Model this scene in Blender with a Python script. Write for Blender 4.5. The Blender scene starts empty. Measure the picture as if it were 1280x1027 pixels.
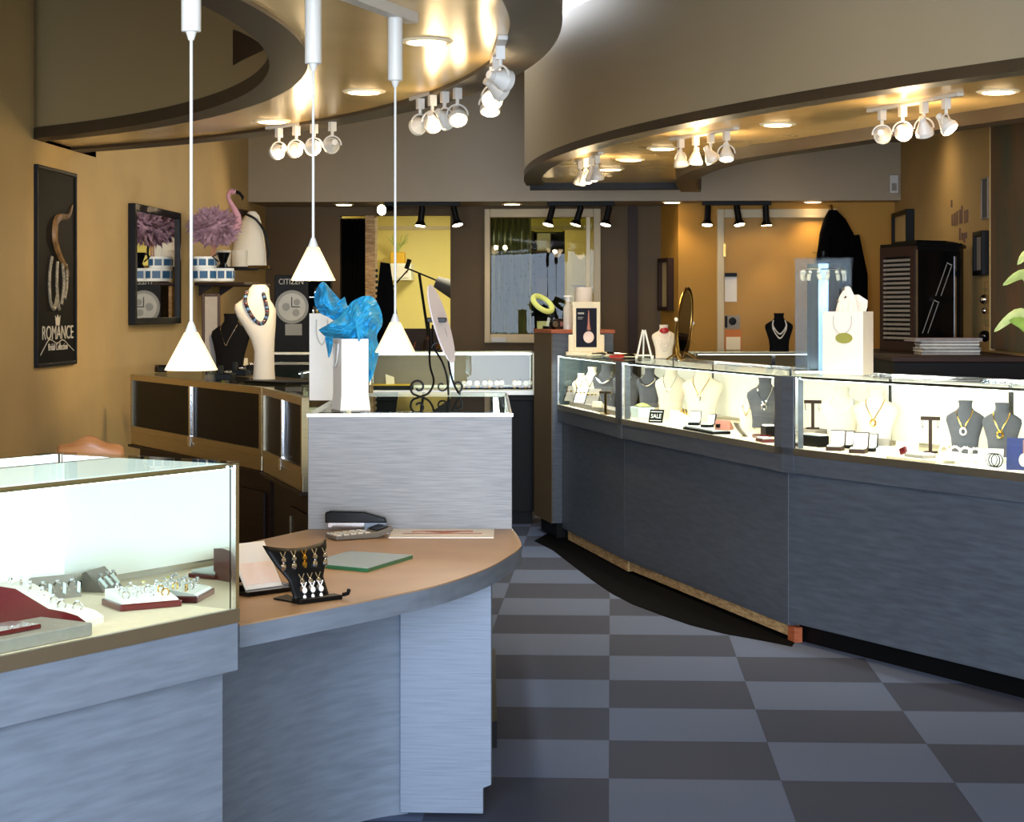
import bpy, bmesh, math, random
from mathutils import Vector, Matrix, noise
random.seed(7)
SC = bpy.context.scene
COL = SC.collection
# ---------------------------------------------------------------- camera
F, H, HY, T = 2420.0, 1.5, 385.0, 0.051      # focal length and horizon in photo pixels, eye height, yaw
cam = bpy.data.cameras.new('camera'); cam.sensor_width = 36.0; cam.sensor_fit = 'HORIZONTAL'
cam.lens = 36.0 * F / 1280.0; cam.shift_y = -(513.5 - HY) / 1280.0
cam.clip_start = 0.05; cam.clip_end = 100
camo = bpy.data.objects.new('camera', cam); COL.objects.link(camo)
camo.location = (0, 0, H); camo.rotation_euler = (math.pi / 2, 0, T)
SC.camera = camo
# ---------------------------------------------------------------- world, daylight, exposure
wd = bpy.data.worlds.new('world'); SC.world = wd; wd.use_nodes = True
wd.node_tree.nodes['Background'].inputs[0].default_value = (0.55, 0.68, 1.0, 1)
wd.node_tree.nodes['Background'].inputs[1].default_value = 1.2
SC.view_settings.view_transform = 'Standard'; SC.view_settings.look = 'None'
SC.view_settings.exposure = 0.0; SC.view_settings.gamma = 1.0
SC.view_settings.use_curve_mapping = False
def area(name, loc, rot, sx, sy, energy, col, spread=math.pi):
    l = bpy.data.lights.new(name, 'AREA'); l.shape = 'RECTANGLE'; l.size = sx; l.size_y = sy
    l.energy = energy; l.color = col; l.spread = spread
    o = bpy.data.objects.new(name, l); COL.objects.link(o); o.location = loc; o.rotation_euler = rot
    return o
# daylight entering by the shop front behind the camera
area('storefront_daylight', (-0.3, -2.3, 1.75), (math.pi / 2, 0, 0), 4.6, 2.9, 1150, (0.68, 0.81, 1.0))
WARM = (1.0, 0.74, 0.42)
COOL = (1.0, 0.98, 0.92)
def spot(name, loc, target, energy, ang, col=WARM, blend=0.6, parent=None, r=0.03):
    l = bpy.data.lights.new(name, 'SPOT'); l.energy = energy; l.spot_size = math.radians(ang)
    l.spot_blend = blend; l.color = col; l.shadow_soft_size = r
    o = bpy.data.objects.new(name, l); COL.objects.link(o)
    d = Vector(target) - Vector(loc)
    o.location = loc; o.rotation_euler = d.to_track_quat('-Z', 'Y').to_euler()
    if parent: o.parent = parent
    return o
def point(name, loc, energy, col=WARM, r=0.03, parent=None):
    l = bpy.data.lights.new(name, 'POINT'); l.energy = energy; l.color = col; l.shadow_soft_size = r
    o = bpy.data.objects.new(name, l); COL.objects.link(o); o.location = loc
    if parent: o.parent = parent
    return o
# ---------------------------------------------------------------- placing
def at(px, py, d):
    r = (px - 640) / F * d
    return Vector((r * math.cos(T) - d * math.sin(T), r * math.sin(T) + d * math.cos(T), H - (py - HY) / F * d))
def az(px, py, z): return at(px, py, (H - z) * F / (py - HY))
def ax(px, py, x): return at(px, py, x / ((px - 640) / F * math.cos(T) - math.sin(T)))
def ay(px, py, y): return at(px, py, y / ((px - 640) / F * math.sin(T) + math.cos(T)))
# ---------------------------------------------------------------- materials
def lin(h):
    c = [int(h[i:i + 2], 16) / 255 for i in (0, 2, 4)]
    return tuple(x / 12.92 if x <= 0.04045 else ((x + 0.055) / 1.055) ** 2.4 for x in c)
MATS = {}
def mat(name, hexc, rough=0.5, metal=0.0, var=0.0, scale=8.0, stretch=(1, 1, 1), bump=0.0, hex2=None,
        emit=0.0, ecol=None, spec=0.5, coat=0.0, trans=0.0, detail=4.0):
    m = bpy.data.materials.new(name); m.use_nodes = True; MATS[name] = m
    nt = m.node_tree; b = nt.nodes['Principled BSDF']; c = lin(hexc)
    b.inputs['Base Color'].default_value = (*c, 1); b.inputs['Roughness'].default_value = rough
    b.inputs['Metallic'].default_value = metal; b.inputs['Specular IOR Level'].default_value = spec
    b.inputs['Coat Weight'].default_value = coat
    if trans: b.inputs['Transmission Weight'].default_value = trans
    if emit:
        b.inputs['Emission Color'].default_value = (*(lin(ecol) if ecol else c), 1)
        b.inputs['Emission Strength'].default_value = emit
    tc = nt.nodes.new('ShaderNodeTexCoord'); mp = nt.nodes.new('ShaderNodeMapping')
    mp.inputs['Scale'].default_value = stretch; nt.links.new(tc.outputs['Object'], mp.inputs['Vector'])
    nz = nt.nodes.new('ShaderNodeTexNoise'); nz.inputs['Scale'].default_value = scale
    nz.inputs['Detail'].default_value = detail; nt.links.new(mp.outputs[0], nz.inputs['Vector'])
    if var or hex2:
        c2 = lin(hex2) if hex2 else tuple(x * (1 - var) for x in c)
        c1 = c if hex2 else tuple(min(1, x * (1 + var)) for x in c)
        r = nt.nodes.new('ShaderNodeValToRGB'); r.color_ramp.elements[0].position = 0.32
        r.color_ramp.elements[1].position = 0.68
        r.color_ramp.elements[0].color = (*c2, 1); r.color_ramp.elements[1].color = (*c1, 1)
        nt.links.new(nz.outputs['Fac'], r.inputs[0]); nt.links.new(r.outputs[0], b.inputs['Base Color'])
    if bump:
        bp = nt.nodes.new('ShaderNodeBump'); bp.inputs['Strength'].default_value = bump
        bp.inputs['Distance'].default_value = 0.004
        nt.links.new(nz.outputs['Fac'], bp.inputs['Height']); nt.links.new(bp.outputs[0], b.inputs['Normal'])
    return m
def glass(name, tint='f4fbf7', refl=1.0, rough=0.0, ior=1.45):
    m = bpy.data.materials.new(name); m.use_nodes = True; MATS[name] = m
    nt = m.node_tree; nt.nodes.clear()
    o = nt.nodes.new('ShaderNodeOutputMaterial'); mx = nt.nodes.new('ShaderNodeMixShader')
    tr = nt.nodes.new('ShaderNodeBsdfTransparent'); tr.inputs[0].default_value = (*lin(tint), 1)
    gl = nt.nodes.new('ShaderNodeBsdfGlossy'); gl.inputs['Roughness'].default_value = rough
    fr = nt.nodes.new('ShaderNodeFresnel'); fr.inputs[0].default_value = ior
    mu = nt.nodes.new('ShaderNodeMath'); mu.operation = 'MULTIPLY'; mu.inputs[1].default_value = refl
    ge = nt.nodes.new('ShaderNodeNewGeometry'); iv = nt.nodes.new('ShaderNodeMath'); iv.operation = 'SUBTRACT'; iv.inputs[0].default_value = 1.0
    m2 = nt.nodes.new('ShaderNodeMath'); m2.operation = 'MULTIPLY'      # reflect on the outer faces only
    nt.links.new(ge.outputs['Backfacing'], iv.inputs[1])
    nt.links.new(fr.outputs[0], mu.inputs[0]); nt.links.new(mu.outputs[0], m2.inputs[0]); nt.links.new(iv.outputs[0], m2.inputs[1])
    nt.links.new(m2.outputs[0], mx.inputs[0])
    nt.links.new(tr.outputs[0], mx.inputs[1]); nt.links.new(gl.outputs[0], mx.inputs[2])
    nt.links.new(mx.outputs[0], o.inputs[0]); return m
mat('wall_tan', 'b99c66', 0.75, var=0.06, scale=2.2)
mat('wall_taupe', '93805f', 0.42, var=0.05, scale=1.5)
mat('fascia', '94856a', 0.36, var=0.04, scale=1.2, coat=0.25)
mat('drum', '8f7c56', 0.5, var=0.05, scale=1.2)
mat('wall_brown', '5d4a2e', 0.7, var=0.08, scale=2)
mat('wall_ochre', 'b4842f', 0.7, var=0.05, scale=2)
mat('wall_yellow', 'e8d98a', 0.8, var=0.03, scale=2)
mat('gold_ceiling', 'ebc888', 0.2, metal=0.3, var=0.06, scale=3, bump=0.05, stretch=(1, 1, 1), spec=0.7)
mat('lip', '35291a', 0.5, var=0.15, scale=4)
mat('ceiling_grey', '6b6255', 0.8)
mat('white_trim', 'c9b893', 0.5)
mat('carpet_light', '59647d', 0.95, var=0.28, scale=420, bump=0.5, spec=0.1, detail=2)
mat('carpet_dark', '414656', 0.95, var=0.28, scale=420, bump=0.5, spec=0.1, detail=2)
mat('carpet_base', '3f3f40', 0.95)
mat('laminate', '737d8a', 0.42, hex2='666f7b', scale=7, stretch=(1.0, 1.0, 9), bump=0.02)
mat('laminate_blue', '707a88', 0.42, hex2='636c79', scale=14, stretch=(0.5, 0.5, 16), bump=0.04)
mat('laminate_dark', '565d67', 0.42, hex2='474d56', scale=6, stretch=(1.0, 1.0, 9), bump=0.02)
mat('laminate_pale', '908e8b', 0.5, hex2='757372', scale=14, stretch=(0.6, 0.6, 16), bump=0.08)
mat('desk_top', 'a88763', 0.42, hex2='9c7b59', scale=5, stretch=(1, 1, 1))
mat('black', '070708', 0.5, spec=0.18)
mat('black_gloss', '070709', 0.18, spec=0.3)
mat('black_panel', '0e0e0e', 0.45, var=0.2, scale=6, stretch=(1, 1, 6), spec=0.1)
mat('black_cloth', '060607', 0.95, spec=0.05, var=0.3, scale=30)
mat('iron', '101011', 0.4, metal=0.6)
mat('chrome', 'd9dadb', 0.12, metal=1.0)
mat('brushed', 'b5a98e', 0.3, metal=1.0, var=0.08, scale=6, stretch=(1, 1, 20))
mat('brass', '9a7a42', 0.3, metal=1.0)
mat('gold', 'e0b24c', 0.2, metal=1.0)
mat('silver', 'e6e6ea', 0.12, metal=1.0)
mat('gem', 'f4f8ff', 0.03, spec=1.0, trans=0.4)
mat('gem_yellow', 'd9cf3a', 0.05, spec=1.0)
mat('mirror', 'd8d8d6', 0.02, metal=1.0)
mat('deck_cream', 'e9dcc2', 0.8, var=0.03, scale=60, bump=0.1)
mat('panel_white', 'f2f3ec', 0.5)
mat('white', 'f0ece6', 0.5)
mat('white_paint', 'c4c2bb', 0.4)
mat('paper_white', 'ebe4d8', 0.7, var=0.02, scale=8)
mat('cream', 'f3e6c4', 0.6)
mat('grey_velvet', '8f887f', 0.9, var=0.06, scale=60)
mat('grey_dark', '54545a', 0.8)
mat('bust_grey', '4b4c52', 0.85, var=0.1, scale=40)
mat('bust_black', '08080a', 0.85, spec=0.15)
mat('bust_white', 'e4dac6', 0.7)
mat('burgundy', '5a1018', 0.25, coat=0.5)
mat('red_stone', 'a01a20', 0.3)
mat('wood_dark', '2c1812', 0.5, spec=0.3, hex2='1a0d0a', scale=6, stretch=(1, 1, 12))
mat('wood_raw', 'c9a878', 0.7, hex2='8f6c42', scale=6, stretch=(3, 3, 14))
mat('wood_red', 'b5613a', 0.5, hex2='8c4526', scale=8, stretch=(2, 2, 8))
mat('wood_chair', 'c98a56', 0.4, hex2='b27442', scale=6, stretch=(1, 4, 10))
mat('frame_brown', '33211a', 0.55, var=0.1, spec=0.25)
mat('tissue_blue', '2ea7d6', 0.55, hex2='1787bd', scale=9)
mat('flamingo', 'b594a0', 0.9, hex2='876576', scale=25)
mat('flamingo_skin', 'c08a94', 0.6, var=0.1, scale=20)
mat('pearl', 'f3eadb', 0.2, coat=0.4)
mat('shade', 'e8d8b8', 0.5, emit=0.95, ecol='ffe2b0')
mat('bulb', 'fff3dc', 0.4, emit=30, ecol='ffe3b4')
mat('bulb_off', 'e8e4dc', 0.2)
mat('downlight', 'fff3dc', 0.4, emit=14, ecol='ffdca6')
mat('led', 'ffffff', 0.4, emit=9, ecol='f6fbff')
mat('leaf', '8fae4a', 0.5, hex2='5d8233', scale=12)
mat('leaf_pale', 'c4d08a', 0.5, hex2='9db55c', scale=12)
mat('olive_tag', '8f8f3a', 0.5)
mat('tag_white', 'dfeeee', 0.6)
mat('pad_glass', '9fb0a6', 0.08, spec=0.8)
mat('pad_edge', '2f6b46', 0.1)
mat('paper_pink', 'e9c8b4', 0.5, hex2='f3e0d0', scale=14)
mat('blue_tin', '2f5f86', 0.5)
mat('trim_metal', 'b9b4a8', 0.42, metal=1.0)
mat('lilac_white', 'd9d2d8', 0.5)
mat('calc_body', '6e675c', 0.45)
mat('calc_key', 'cfc6b4', 0.5)
mat('lamp_ring', 'cfd676', 0.5, emit=0.22, ecol='dbe07a')
mat('plastic_clear_body', 'cfcabd', 0.1, spec=0.8)
mat('label_blue', '5b86b4', 0.5)
mat('yellow_box', 'e2b21e', 0.5)
mat('purple_dark', '0f0d1e', 0.5, spec=0.12)
mat('tower_core', '8fa0b4', 0.38, metal=1.0, var=0.25, scale=5, stretch=(6, 6, 1))
mat('navy_card', '2c3470', 0.4, hex2='222a5c', scale=12)
mat('tapestry', '6d4f34', 0.85, hex2='3f4a3c', scale=3.0, stretch=(1, 1, 0.6))
mat('page_pink', 'b79aa0', 0.6)
mat('page_grey', '8a8884', 0.6, var=0.2, scale=30)
mat('poster_dark', '0b0a09', 0.6, hex2='15120d', scale=4, spec=0.06)
mat('poster_skin', '8a683c', 0.5, hex2='4f3a20', scale=14)
mat('poster_diamond', '8c8677', 0.4, hex2='4a463d', scale=110)
mat('lettering', 'b9b2a2', 0.5)
mat('watch_face', 'b8b2a2', 0.4, var=0.08, scale=10)
mat('watch_dark', '8a8678', 0.4)
mat('curtain', 'd0d4c0', 0.7, hex2='a3ad9a', scale=4, stretch=(12, 1, 0.7))  # pale tones imitate daylight reflected in the workshop window
mat('door_cream', 'c9b27e', 0.55)
mat('door_ochre', 'b0822e', 0.55, var=0.04, scale=2)
mat('orange_paper', 'c9742c', 0.6)
mat('rose', 'b97a6a', 0.5)
mat('letter_wall', '6d4f3c', 0.7)
glass('glass', 'f6fbf8', 0.55)
glass('glass_window', 'c9ccb8', 0.32)
glass('acrylic', 'eef4f4', 0.14)
# ---------------------------------------------------------------- mesh builder
class MB:
    def __init__(s): s.v = []; s.f = []; s.mi = []; s.cur = 0
    def add(s, vs, fs, M=None):
        n = len(s.v)
        s.v += [tuple(M @ Vector(p)) if M else tuple(p) for p in vs]
        s.f += [tuple(i + n for i in q) for q in fs]; s.mi += [s.cur] * len(fs); return s
    def box(s, x0, x1, y0, y1, z0, z1, M=None):
        vs = [(x, y, z) for z in (z0, z1) for y in (y0, y1) for x in (x0, x1)]
        return s.add(vs, [(0, 2, 3, 1), (4, 5, 7, 6), (0, 1, 5, 4), (2, 6, 7, 3), (0, 4, 6, 2), (1, 3, 7, 5)], M)
    def prism(s, poly, z0, z1, M=None):
        n = len(poly); a = sum(poly[i][0] * poly[(i + 1) % n][1] - poly[(i + 1) % n][0] * poly[i][1] for i in range(n))
        if a < 0: poly = poly[::-1]
        vs = [(x, y, z0) for x, y in poly] + [(x, y, z1) for x, y in poly]
        fs = [tuple(range(n))[::-1], tuple(range(n, 2 * n))] + [(i, (i + 1) % n, (i + 1) % n + n, i + n) for i in range(n)]
        return s.add(vs, fs, M)
    def loft(s, rings, n=20, M=None, cap=True):      # rings: (cx, cy, z, rx, ry)
        vs = []; fs = []
        for cx, cy, z, rx, ry in rings:
            vs += [(cx + rx * math.cos(2 * math.pi * k / n), cy + ry * math.sin(2 * math.pi * k / n), z) for k in range(n)]
        for i in range(len(rings) - 1):
            for k in range(n):
                a = i * n + k; b = i * n + (k + 1) % n; fs.append((a, b, b + n, a + n))
        if cap: fs += [tuple(range(n))[::-1], tuple(range(len(vs) - n, len(vs)))]
        return s.add(vs, fs, M)
    def cyl(s, p0, p1, r0, r1=None, n=12):
        p0 = Vector(p0); p1 = Vector(p1); r1 = r0 if r1 is None else r1
        M = Matrix.Translation(p0) @ (p1 - p0).to_track_quat('Z', 'Y').to_matrix().to_4x4()
        return s.loft([(0, 0, 0, r0, r0), (0, 0, (p1 - p0).length, r1, r1)], n, M)
    def ball(s, c, r, n=10, sz=1.0, sx=1.0, sy=1.0):
        m = max(5, n // 2 + 1)
        rings = [(c[0], c[1], c[2] - r * sz * math.cos(math.pi * k / m), max(1e-4, r * sx * math.sin(math.pi * k / m)), max(1e-4, r * sy * math.sin(math.pi * k / m))) for k in range(m + 1)]
        return s.loft(rings, n)
    def tube(s, pts, r, n=8, closed=False):
        pts = [Vector(p) for p in pts]; N = len(pts); vs = []; fs = []; up = None
        rr = r if isinstance(r, (list, tuple)) else [r] * N
        for i, p in enumerate(pts):
            a = pts[(i - 1) % N] if closed or i else p; b = pts[(i + 1) % N] if closed or i < N - 1 else p
            t = (b - a).normalized()
            if up is None: up = t.orthogonal().normalized()
            up = (up - t * up.dot(t)); up = up.normalized() if up.length > 1e-6 else t.orthogonal().normalized()
            w = t.cross(up)
            vs += [p + (up * math.cos(2 * math.pi * k / n) + w * math.sin(2 * math.pi * k / n)) * rr[i] for k in range(n)]
        M = N if closed else N - 1
        for i in range(M):
            for k in range(n):
                a = i * n + k; b = i * n + (k + 1) % n; c = ((i + 1) % N) * n
                fs.append((a, b, c + (k + 1) % n, c + k))
        if not closed: fs += [tuple(range(n))[::-1], tuple(range((N - 1) * n, N * n))]
        return s.add(vs, fs)
    def grid(s, rows, M=None):
        n = len(rows[0]); vs = [p for r in rows for p in r]
        fs = [(i * n + j, i * n + j + 1, (i + 1) * n + j + 1, (i + 1) * n + j) for i in range(len(rows) - 1) for j in range(n - 1)]
        return s.add(vs, fs, M)
    def build(s, name, m, parent=None, smooth=False, bevel=0.0, solid=0.0, subsurf=0):
        me = bpy.data.meshes.new(name); me.from_pydata(s.v, [], s.f); me.update()
        ms = m if isinstance(m, (list, tuple)) else [m]
        for k in ms: me.materials.append(MATS[k])
        for p, i in zip(me.polygons, s.mi): p.material_index = i; p.use_smooth = smooth
        if smooth: me.set_sharp_from_angle(angle=math.radians(40))
        o = bpy.data.objects.new(name, me); COL.objects.link(o)
        if parent: o.parent = parent
        if solid:
            md = o.modifiers.new('solid', 'SOLIDIFY'); md.thickness = solid
        if subsurf:
            md = o.modifiers.new('sub', 'SUBSURF'); md.levels = subsurf; md.render_levels = subsurf
        if bevel:
            md = o.modifiers.new('bevel', 'BEVEL'); md.width = bevel; md.segments = 2; md.limit_method = 'ANGLE'
        return o
def tag(o, label, cat, group=None):
    o['label'] = label; o['category'] = cat
    if group: o['group'] = group
    return o
def struct(o): o['kind'] = 'structure'; return o
def thing(name, label, cat, loc=(0, 0, 0), rz=0.0, group=None):
    o = bpy.data.objects.new(name, None); COL.objects.link(o); o.empty_display_size = 0.05
    o.location = loc; o.rotation_euler = (0, 0, rz)
    return tag(o, label, cat, group)
def copy_tree(o, loc=None, rz=None, label=None, group=None, parent=None):
    c = o.copy(); COL.objects.link(c); c.parent = parent
    if loc is not None: c.location = loc
    if rz is not None: c.rotation_euler = (0, 0, rz)
    if label: c['label'] = label
    if group: c['group'] = group
    for ch in o.children: copy_tree(ch, parent=c)
    return c
def text(body, size, M, name, m, parent=None, ext=0.001, font_scale=(1, 1)):
    cu = bpy.data.curves.new(name, 'FONT'); cu.body = body; cu.size = size; cu.extrude = ext
    cu.align_x = 'CENTER'; cu.align_y = 'CENTER'
    t = bpy.data.objects.new(name, cu); COL.objects.link(t)
    dg = bpy.context.evaluated_depsgraph_get(); dg.update()
    me = bpy.data.meshes.new_from_object(t.evaluated_get(dg))
    bpy.data.objects.remove(t)
    me.transform(Matrix.Diagonal((font_scale[0], font_scale[1], 1, 1))); me.transform(M)
    me.materials.clear(); me.materials.append(MATS[m])
    o = bpy.data.objects.new(name, me); COL.objects.link(o)
    if parent: o.parent = parent
    return o
RX = Matrix.Rotation(math.pi / 2, 4, 'X')      # stands flat lettering upright, facing -y
def TR(x, y, z): return Matrix.Translation((x, y, z))
def RZ(a): return Matrix.Rotation(a, 4, 'Z')
def smooth_path(pts, n=8):
    P = [Vector(p) for p in pts]; out = []
    for i in range(len(P) - 1):
        a = P[max(0, i - 1)]; b = P[i]; c = P[i + 1]; d = P[min(len(P) - 1, i + 2)]
        for k in range(n):
            t = k / n
            out.append(0.5 * ((2 * b) + (c - a) * t + (2 * a - 5 * b + 4 * c - d) * t * t + (3 * b - a - 3 * c + d) * t ** 3))
    out.append(P[-1]); return out
# ================================================================ the shell of the shop
XL, XR, YB, YB2, YS, ZC, ZG, ZT = -2.8, 2.2, 15.6, 15.15, 14.85, 2.32, 2.334, 3.4
fl = struct(MB().box(XL, XR, -2.5, YB + 3, -0.1, -0.006).build('floor', 'carpet_base'))
TS, U0, V0 = 0.546, -0.006, 8.37
tiles = {}
for par, m in ((0, 'carpet_dark'), (1, 'carpet_light')):
    mb = MB().box(0.0003, TS - 0.0003, 0.0003, TS - 0.0003, -0.006, 0.0)
    tiles[par] = mb.build('carpet_tile', m, fl, bevel=0.0)
first = {0: True, 1: True}
for i in range(-5, 4):
    for j in range(-11, 14):
        p = (i + j) % 2
        o = tiles[p]
        if not first[p]: o = o.copy(); COL.objects.link(o); o.parent = fl
        first[p] = False; o.location = (U0 + i * TS, V0 + j * TS, 0)
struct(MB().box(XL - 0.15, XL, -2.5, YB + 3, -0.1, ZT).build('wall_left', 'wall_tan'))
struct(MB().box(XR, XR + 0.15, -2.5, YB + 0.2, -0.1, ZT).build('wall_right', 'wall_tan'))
struct(MB().box(XL, XR, -2.5, YB + 3, ZT, ZT + 0.1).build('ceiling', 'ceiling_grey'))
struct(MB().box(XL, XR, YS, YB, ZC, ZT).build('soffit_back', 'wall_taupe'))
def X1(px): return ay(px, 385, YB).x
def X2(px): return ay(px, 385, YB2).x
wb = MB()
def wseg(p0, p1, z0, z1): wb.box(p0, p1, YB, YB + 0.12, z0, z1)
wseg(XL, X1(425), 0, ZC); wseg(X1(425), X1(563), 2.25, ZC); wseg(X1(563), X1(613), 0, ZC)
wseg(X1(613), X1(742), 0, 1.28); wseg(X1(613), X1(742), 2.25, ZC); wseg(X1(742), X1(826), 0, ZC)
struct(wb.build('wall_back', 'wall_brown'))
pa = (X1(826), YB); pb = (X2(848), YB2)
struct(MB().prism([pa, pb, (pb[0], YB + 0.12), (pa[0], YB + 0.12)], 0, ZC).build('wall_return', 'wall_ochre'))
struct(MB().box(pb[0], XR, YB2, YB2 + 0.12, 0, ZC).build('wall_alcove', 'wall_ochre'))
struct(MB().box(X1(785), X1(797), YB - 0.04, YB, 0, ZC).build('trim_1', 'frame_brown'))
# interior window onto the workshop
wn = MB(); a, b, c, d = X1(606), X1(613), X1(742), X1(751)
wn.box(a, b, YB - 0.05, YB + 0.1, 1.22, 2.30); wn.box(c, d, YB - 0.05, YB + 0.1, 1.22, 2.30)
wn.box(b, c, YB - 0.05, YB + 0.1, 2.23, 2.30); wn.box(b, c, YB - 0.05, YB + 0.1, 1.22, 1.29)
w1 = struct(wn.build('window_1', 'white_trim', bevel=0.006))
MB().box(b, c, YB + 0.02, YB + 0.03, 1.29, 2.23).build('window_pane', 'glass_window', w1)
mx_ = X1(733); MB().box(mx_, mx_ + 0.03, YB - 0.03, YB + 0.06, 1.29, 2.23).build('window_mullion', 'cream', w1)
MB().box(X1(615), X1(633), YB - 0.075, YB - 0.05, 1.225, 1.265).build('window_latch', 'white_paint', w1, bevel=0.004)
# doorway to the workshop: jamb and open door leaf
j0 = X1(457); j1 = X1(469)
d2 = struct(MB().box(j0, j1, YB - 0.03, YB + 0.15, 0, 2.25).build('door_2', 'wood_raw', bevel=0.005))
MB().box(X1(428), X1(436), YB + 0.1, YB + 0.9, 0, 2.22).build('door_leaf', 'frame_brown', d2)
# closed door in the alcove
dx0, dx1 = X2(905), X2(1036)
dr = struct(MB().box(dx0, dx1, YB2 - 0.02, YB2, 0, 2.2).build('door_1', 'door_ochre'))
fr = MB().box(X2(896), dx0, YB2 - 0.05, YB2, 0, 2.27).box(dx1, dx1 + 0.06, YB2 - 0.05, YB2, 0, 2.27).box(dx0, dx1, YB2 - 0.05, YB2, 2.2, 2.27)
fr.build('door_frame', 'white_trim', dr, bevel=0.006)
MB().cyl((dx0 + 0.06, YB2 - 0.02, 0.98), (dx0 + 0.06, YB2 - 0.08, 0.98), 0.03, 0.03, 14).build('door_knob', 'brass', dr, True)
for k, z in enumerate((0.3, 1.05, 1.9)):
    MB().box(dx0 - 0.008, dx0 + 0.01, YB2 - 0.056, YB2 - 0.02, z, z + 0.1).build('hinge', 'brass', dr)
# workshop beyond
wx0, wx1, wy = X1(400), X1(790), YB + 2.6
ww = MB().box(wx0, wx1, wy, wy + 0.1, 0, 2.5).box(wx0 - 0.1, wx0, YB + 0.12, wy, 0, 2.5).box(wx1, wx1 + 0.1, YB + 0.12, wy, 0, 2.5)
struct(ww.build('wall_workshop', 'wall_yellow'))
struct(MB().box(wx0, wx1, YB + 0.12, wy, 2.5, 2.55).build('ceiling_workshop', 'cream'))
struct(MB().box(wx0, wx1, wy - 0.03, wy, 2.24, 2.27).build('trim_2', 'white_trim'))
# ------------------------------------------------ curved hung ceilings
C0, R0 = (-5.675, 5.354), 5.54
CH, RH = (-5.62, 5.685), 4.67
def arc(C, R, n=96, lim=66):
    return [(max(XL, C[0] + R * math.cos(math.radians(lim * (2 * k / n - 1)))), C[1] + R * math.sin(math.radians(lim * (2 * k / n - 1)))) for k in range(n + 1)]
def strip(mb, A, B, z0, z1):
    n = len(A); vs = [(*p, z0) for p in A] + [(*p, z0) for p in B] + [(*p, z1) for p in A] + [(*p, z1) for p in B]; fs = []
    for i in range(n - 1):
        fs += [(i, i + n, i + n + 1, i + 1), (i + 2 * n, i + 1 + 2 * n, i + 1 + 3 * n, i + 3 * n),
               (i, i + 1, i + 1 + 2 * n, i + 2 * n), (i + n, i + 3 * n, i + 3 * n + 1, i + n + 1)]
    fs += [(0, 2 * n, 3 * n, n), (n - 1, 2 * n - 1, 4 * n - 1, 3 * n - 1)]
    return mb.add(vs, fs)
cl = struct(strip(MB(), arc(C0, R0 - 0.14), arc(CH, RH), ZG, ZG + 0.04).build('ceiling_hung_round', 'gold_ceiling', smooth=True))
strip(MB(), arc(C0, R0), arc(C0, R0 - 0.15), ZC, ZG + 0.04).build('edge_lip', 'lip', cl, smooth=True)
strip(MB(), arc(CH, RH), arc(CH, RH - 0.13), ZC, ZG + 0.04).build('opening_lip', 'lip', cl, smooth=True)
strip(MB(), arc(C0, R0 - 0.01), arc(C0, R0 - 0.07), ZG + 0.04, ZT).build('outer_fascia', 'fascia', cl, smooth=True)
strip(MB(), arc(CH, RH - 0.06), arc(CH, RH - 0.12), ZG + 0.04, ZT).build('opening_drum', 'drum', cl, smooth=True)
# dark triangular vent in the drum of the opening
def on_circle(px, py, C, R):
    o = Vector((0, 0)); p = at(px, py, 1.0); dv = Vector((p.x, p.y)); e = -Vector(C)
    A = dv.dot(dv); B = 2 * e.dot(dv); D = e.dot(e) - R * R
    t = (-B + math.sqrt(B * B - 4 * A * D)) / (2 * A); return at(px, py, t)
rows = []
for k in range(9):
    u = k / 8; px = 291 + 42 * u; ya = 37 + (60 - 37) * u ** 1.15; yb = 81 + (60 - 81) * u ** 0.9
    rows.append([tuple(on_circle(px, ya, CH, RH - 0.125)), tuple(on_circle(px, yb + 0.3, CH, RH - 0.125))])
MB().grid(rows).build('vent_panel', 'wood_dark', cl, solid=0.006)
# ribbon soffit over the long counter
C1, R1 = (9.597, 12.784), 10.157
def oarc(R, y0, y1, n=60): return [(C1[0] - math.sqrt(R * R - (y0 + (y1 - y0) * k / n - C1[1]) ** 2), y0 + (y1 - y0) * k / n) for k in range(n + 1)]
inner = [tuple(p)[:2] for p in smooth_path([(0.47, 12.97, 0), (0.41, 12.2, 0), (0.40, 11.55, 0), (0.49, 10.77, 0), (0.69, 10.05, 0), (0.93, 9.55, 0), (1.25, 8.85, 0), (1.67, 7.98, 0), (XR, 7.0, 0)], 7)]
innero = []
for i, p in enumerate(inner):
    q = inner[min(i + 1, len(inner) - 1)]; r = inner[max(i - 1, 0)]; t = Vector((q[0] - r[0], q[1] - r[1])).normalized()
    innero.append((min(XR, p[0] - t.y * 0.13), p[1] + t.x * 0.13))
outer = oarc(R1, 12.97, 5.84)
rb = struct(MB().prism([p for p in oarc(R1 - 0.05, 12.95, 5.9)] + inner[::-1], ZG, ZG + 0.028).build('ceiling_hung_ribbon', 'gold_ceiling'))
strip(MB(), oarc(R1 + 0.004, 12.97, 5.83), oarc(R1 - 0.11, 12.97, 5.98), ZC, ZG + 0.03).build('edge_lip', 'lip', rb, smooth=True)
strip(MB(), inner, innero, ZC - 0.045, ZG + 0.03).build('inner_lip', 'lip', rb, smooth=True)
MB().box(outer[0][0] + 0.02, innero[0][0], 12.9, 12.99, ZC - 0.03, ZG + 0.03).build('end_lip', 'black', rb)  # black paints in the shade on the lip's inner face
strip(MB(), outer, oarc(R1 - 0.06, 12.97, 5.9), ZG + 0.03, ZT).build('outer_fascia', 'fascia', rb, smooth=True)
MB().box(outer[0][0] + 0.03, innero[0][0], 12.92, 12.97, ZG + 0.03, ZT).build('end_fascia', 'fascia', rb)
strip(MB(), inner, innero, ZG + 0.03, 2.76).build('inner_fascia', 'drum', rb, smooth=True)
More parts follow.
